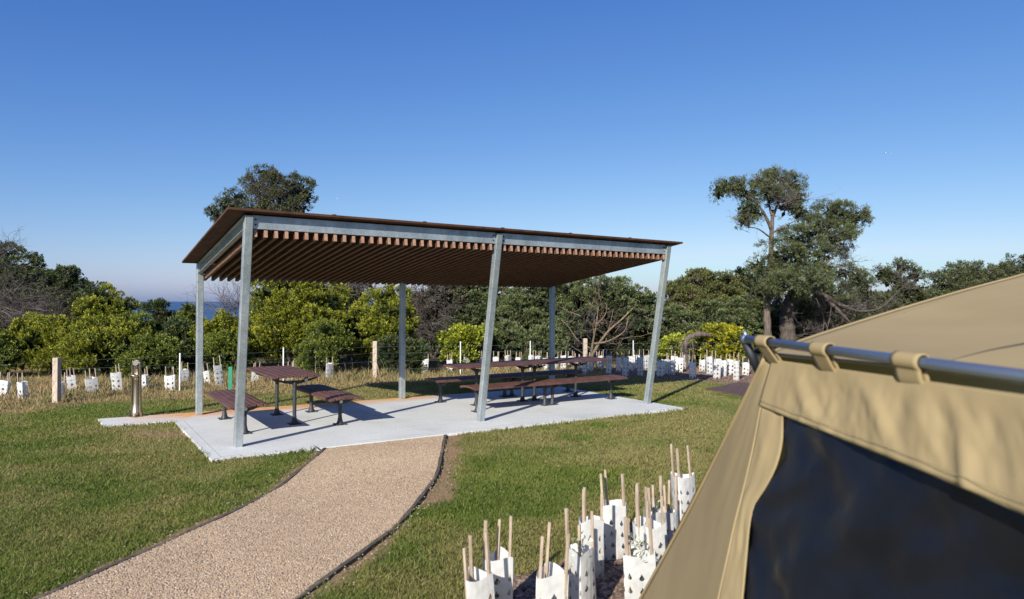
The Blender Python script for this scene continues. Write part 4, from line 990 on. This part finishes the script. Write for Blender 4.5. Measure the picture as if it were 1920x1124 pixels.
# ------------------------------------------------------------------ tent
tn = empty('canvas_tent', (.9, 2.4, LZ), 0, 'tan canvas tent with black mesh window and steel pole at right', 'tent')
P0 = Yd(1398, 636, 2.55); P1 = Yd(1920, 706, 1.40); PE = P0+(P1-P0)*1.55
Wa = Yd(1452, 676, 2.44); Wb = Yd(1920, 742, 1.40); Wc = Yd(1350, 1124, 2.28)
WN = (Wb-Wa).cross(Wc-Wa).normalized()
if WN.dot(EYE-Wa) < 0: WN = -WN
def WP(x, y, off=0):
    d = ray(x, y); t = (Wa-EYE).dot(WN)/d.dot(WN); return EYE+d*t+WN*off
def down(p, q): # continue the line q->p to the ground
    d = (p-q).normalized(); return p+d*((p.z-LZ)/-d.z)
wall_e = Wa+(Wb-Wa)*1.6
Lc = [WP(*q) for q in ((1452, 676), (1441, 715), (1430, 760), (1417, 830), (1400, 905), (1381, 980), (1366, 1050), (1350, 1124))]; Lc.append(down(Lc[-1], Lc[-2]))
Rc = [WP(*q) for q in ((1470, 779), (1469, 830), (1458, 875), (1438, 915), (1417, 948), (1408, 985), (1402, 1050), (1395, 1124))]; Rc.append(down(Rc[-1], Rc[-2]))
rng = random.Random(5)
def ruled(A, B, nu, nv, disp=None, hemA=0, hemB=0):
    A = smoothline(A, nu); B = smoothline(B, nu); rows = []
    for i in range(nu):
        rows.append([A[i].lerp(B[i], j/(nv-1))+(disp(i/(nu-1), j/(nv-1)) if disp else Vector((0, 0, 0))) for j in range(nv)])
    return MB().grid(rows)
def fold(u, v, o, amp, su, sv):
    n_ = float(fbm(np.array([u*su]), np.array([v*sv]), 1.0, o)[0])-.5; return WN*n_*amp
# left strip of the wall
ruled(Lc[2:], Rc, 70, 12, lambda u, v: fold(u, v, 3, .03, 9, 2)*math.sin(PI*min(1, max(0, v)))+WN*.004).build('wall_strip', M['canvas'], tn, world=True, smooth=True, thick=.004)
# valance
T = [Wa, Wa.lerp(Wb, .35), Wa.lerp(Wb, .7), Wb, wall_e]
q0 = WP(1470, 779); q1 = WP(1920, 962); Bq = [WP(1428, 762), q0, WP(1620, 838), WP(1760, 894), q1, q1+(q1-WP(1760, 894)).normalized()*.75]
def vd(u, v):
    g = v**.8*math.sin(PI*min(v*.93, 1))
    a = (math.sin(u*60+1.8*math.sin(u*11)+v*2)*.0035+max(0, math.sin(u*40+1.6*math.sin(u*9+v*1.5)+2-v*2.5))**3*.012+math.sin(u*17+1)*.005)
    return WN*(a*min(1, v*1.6)*(1-.35*v)*min(1, u*9))+fold(u, v, 7, .020, 24, 1.6)*min(1, v*3)*min(1, u*6)+WN*.010
ruled(T, Bq, 150, 26, vd).build('valance', M['canvas'], tn, world=True, smooth=True, thick=.004)
# window of black insect mesh
def wd(u, v): return WN*(-.014)+fold(u, v, 11, .06, 7, 5)+fold(u+v*.6, v-u*.3, 17, .030, 22, 9)+WN*.010*abs(math.sin(u*9+v*7+math.sin(v*8)))**.6
ruled([WP(1452, 740)]+[p for p in Rc[1:]], [wall_e+Vector((0, 0, -.1)), wall_e+Vector((-.02, 0, -.8)), Vector((wall_e.x-.08, wall_e.y, LZ))], 60, 60, wd).build('mesh_window', M['mesh'], tn, world=True, smooth=True)
for pts in (Rc, Bq[1:]):
    MB().tube([p+WN*.006 for p in smoothline(pts, 60)], .0035, 6).build('binding', M['canvas'], tn, world=True, smooth=True)
hem_ = [a_+Vector((0, 0, .022))+WN*.017 for a_ in smoothline(Bq, 80)]
MB().tube(hem_, .0009, 5).build('stitch_line', M['thread'], tn, world=True)
ts_ = [a_+Vector((0, 0, -.030))+WN*.012 for a_ in smoothline(T, 60)]
MB().tube(ts_, .0009, 5).build('stitch_line', M['thread'], tn, world=True)
# side panel falling away to the far peg
A0 = Yd(1437, 669, 2.47); Pm = Yd(1200, 1124, 3.92); Ce = A0+(Pm-A0)*((A0.z-LZ)/(A0.z-Pm.z))
outer = [A0, A0.lerp(Ce, .25)+Vector((.012, 0, 0)), A0.lerp(Ce, .5)+Vector((.016, 0, 0)), A0.lerp(Ce, .8)+Vector((.006, 0, 0)), Ce]
SN = Vector((-1, 0, 0))
ruled(outer, Lc, 60, 24, lambda u, v: SN*(.010*math.sin(PI*v)*(float(fbm(np.array([u*3]), np.array([v*2.]), 1, 3)[0])-.5)*2)).build('side_panel', M['canvas'], tn, world=True, smooth=True, thick=.003)
MB().tube([p+SN*.003 for p in smoothline(outer, 40)], .008, 8).build('hem', M['canvas'], tn, world=True, smooth=True)
MB().tube([p+WN*.004 for p in smoothline(Lc, 50)], .005, 8).build('corner_seam', M['canvas'], tn, world=True, smooth=True)
# roof panel
RA = Yd(1437, 666, 2.47); Rb = Yd(1925, 514, 3.4); RE = RA+(Rb-RA)*1.5
far_e = [RA, Yd(1500, 641, 2.62), Yd(1600, 608, 2.81), Yd(1700, 577, 3.0), Yd(1810, 545, 3.2), Rb, RE]
RW = wall_e+Vector((.0, 0, .03)); pd = (P1-P0).normalized()
near_e = [p+pd*2.1+Vector((0, 0, .0)) for p in far_e]; near_e[0] = RW
ruled(far_e, near_e, 60, 50, lambda u, v: Vector((0, 0, -.035*math.sin(PI*v)*math.sin(PI*min(1, u*1.1))+.008*math.sin(u*14+v*5)*math.sin(PI*v)))).build('roof_panel', M['canvas'], tn, world=True, smooth=True, thick=.004)
MB().tube([p+Vector((0, 0, .002)) for p in smoothline(far_e, 50)], .006, 8).build('roof_hem', M['canvas'], tn, world=True, smooth=True)
def RP(x, y, off=0):     # point of the roof plane under a direction
    n_ = (RE-RA).cross(pd).normalized(); n_ = n_ if n_.z > 0 else -n_; d = ray(x, y); return EYE+d*((RA-EYE).dot(n_)/d.dot(n_))+n_*off
fa = [RP(1770, 690, .012), RP(1850, 669, .014), RP(1925, 654, .014)]; fa.append(fa[-1]+(fa[-1]-fa[-2])*2)
fb_ = [RP(1772, 697, .002), RP(1850, 705, .006), RP(1925, 715, .006)]; fb_.append(fb_[-1]+(fb_[-1]-fb_[-2])*2)
ruled(fa, fb_, 30, 12).build('roof_flap', M['canvas'], tn, world=True, smooth=True, thick=.006)
# far slope of the tent so that it is closed from other positions
ruled([RA, RE], [Ce, Vector((RE.x, RE.y+1.4, LZ))], 8, 8).build('back_panel', M['canvas'], tn, world=True, smooth=True)
# pole, loops, end bracket
MB().tube([P0, PE], .0145, 20).build('pole', M['chrome'], tn, world=True, smooth=True)
m = MB(); m.tube([P0-pd*.012, P0+pd*.01], .017, 16); m.tube([P0+Vector((-.006, 0, .030)), P0+Vector((.012, 0, -.01))], .007, 10); m.build('pole_end', M['chrome'], tn, world=True, smooth=True)
m = MB(); lo = P0+Vector((.06, .02, -.13)); m.tube([P0+Vector((.004, .01, -.015)), lo], .016, 12); m.tube([lo, Vector((lo.x+.02, lo.y+.25, LZ))], .014, 12); m.build('upright_pole', M['rubber'], tn, world=True, smooth=True)
seam = lambda s_: (Wa+(Wb-Wa)*s_)
for px, w in ((1434, .078), (1541, .082), (1707, .092), (1985, .095)):
    # point on the pole below pixel px
    best = min((abs((rt.dot(P0+pd*t-EYE)/fw.dot(P0+pd*t-EYE)*1280+960)-px), t) for t in [k*.004 for k in range(0, 420)])[1]
    c = P0+pd*best; sd = pd.cross(Vector((0, 0, 1))).normalized()
    if sd.dot(EYE-c) < 0: sd = -sd
    foot = Wa+(Wb-Wa).normalized()*((c-Wa).dot((Wb-Wa).normalized())); foot += WN*.012
    prof = []
    for a in np.linspace(-60, 245, 22): prof.append(c+(sd*math.cos(math.radians(a))+Vector((0, 0, 1))*math.sin(math.radians(a)))*.0205)
    prof = [foot+Vector((0, 0, -.030))-WN*.022, foot+WN*.004+Vector((0, 0, -.010))]+prof+[foot+Vector((0, 0, -.012))-WN*.014, foot-WN*.008+Vector((0, 0, -.04))]
    prof = smoothline(prof, 46)
    rows = [[p+pd*(w*(j/6-.5)) for j in range(7)] for p in prof]
    MB().grid(rows).build('pole_loop', M['canvas'], tn, world=True, smooth=True, thick=.004)
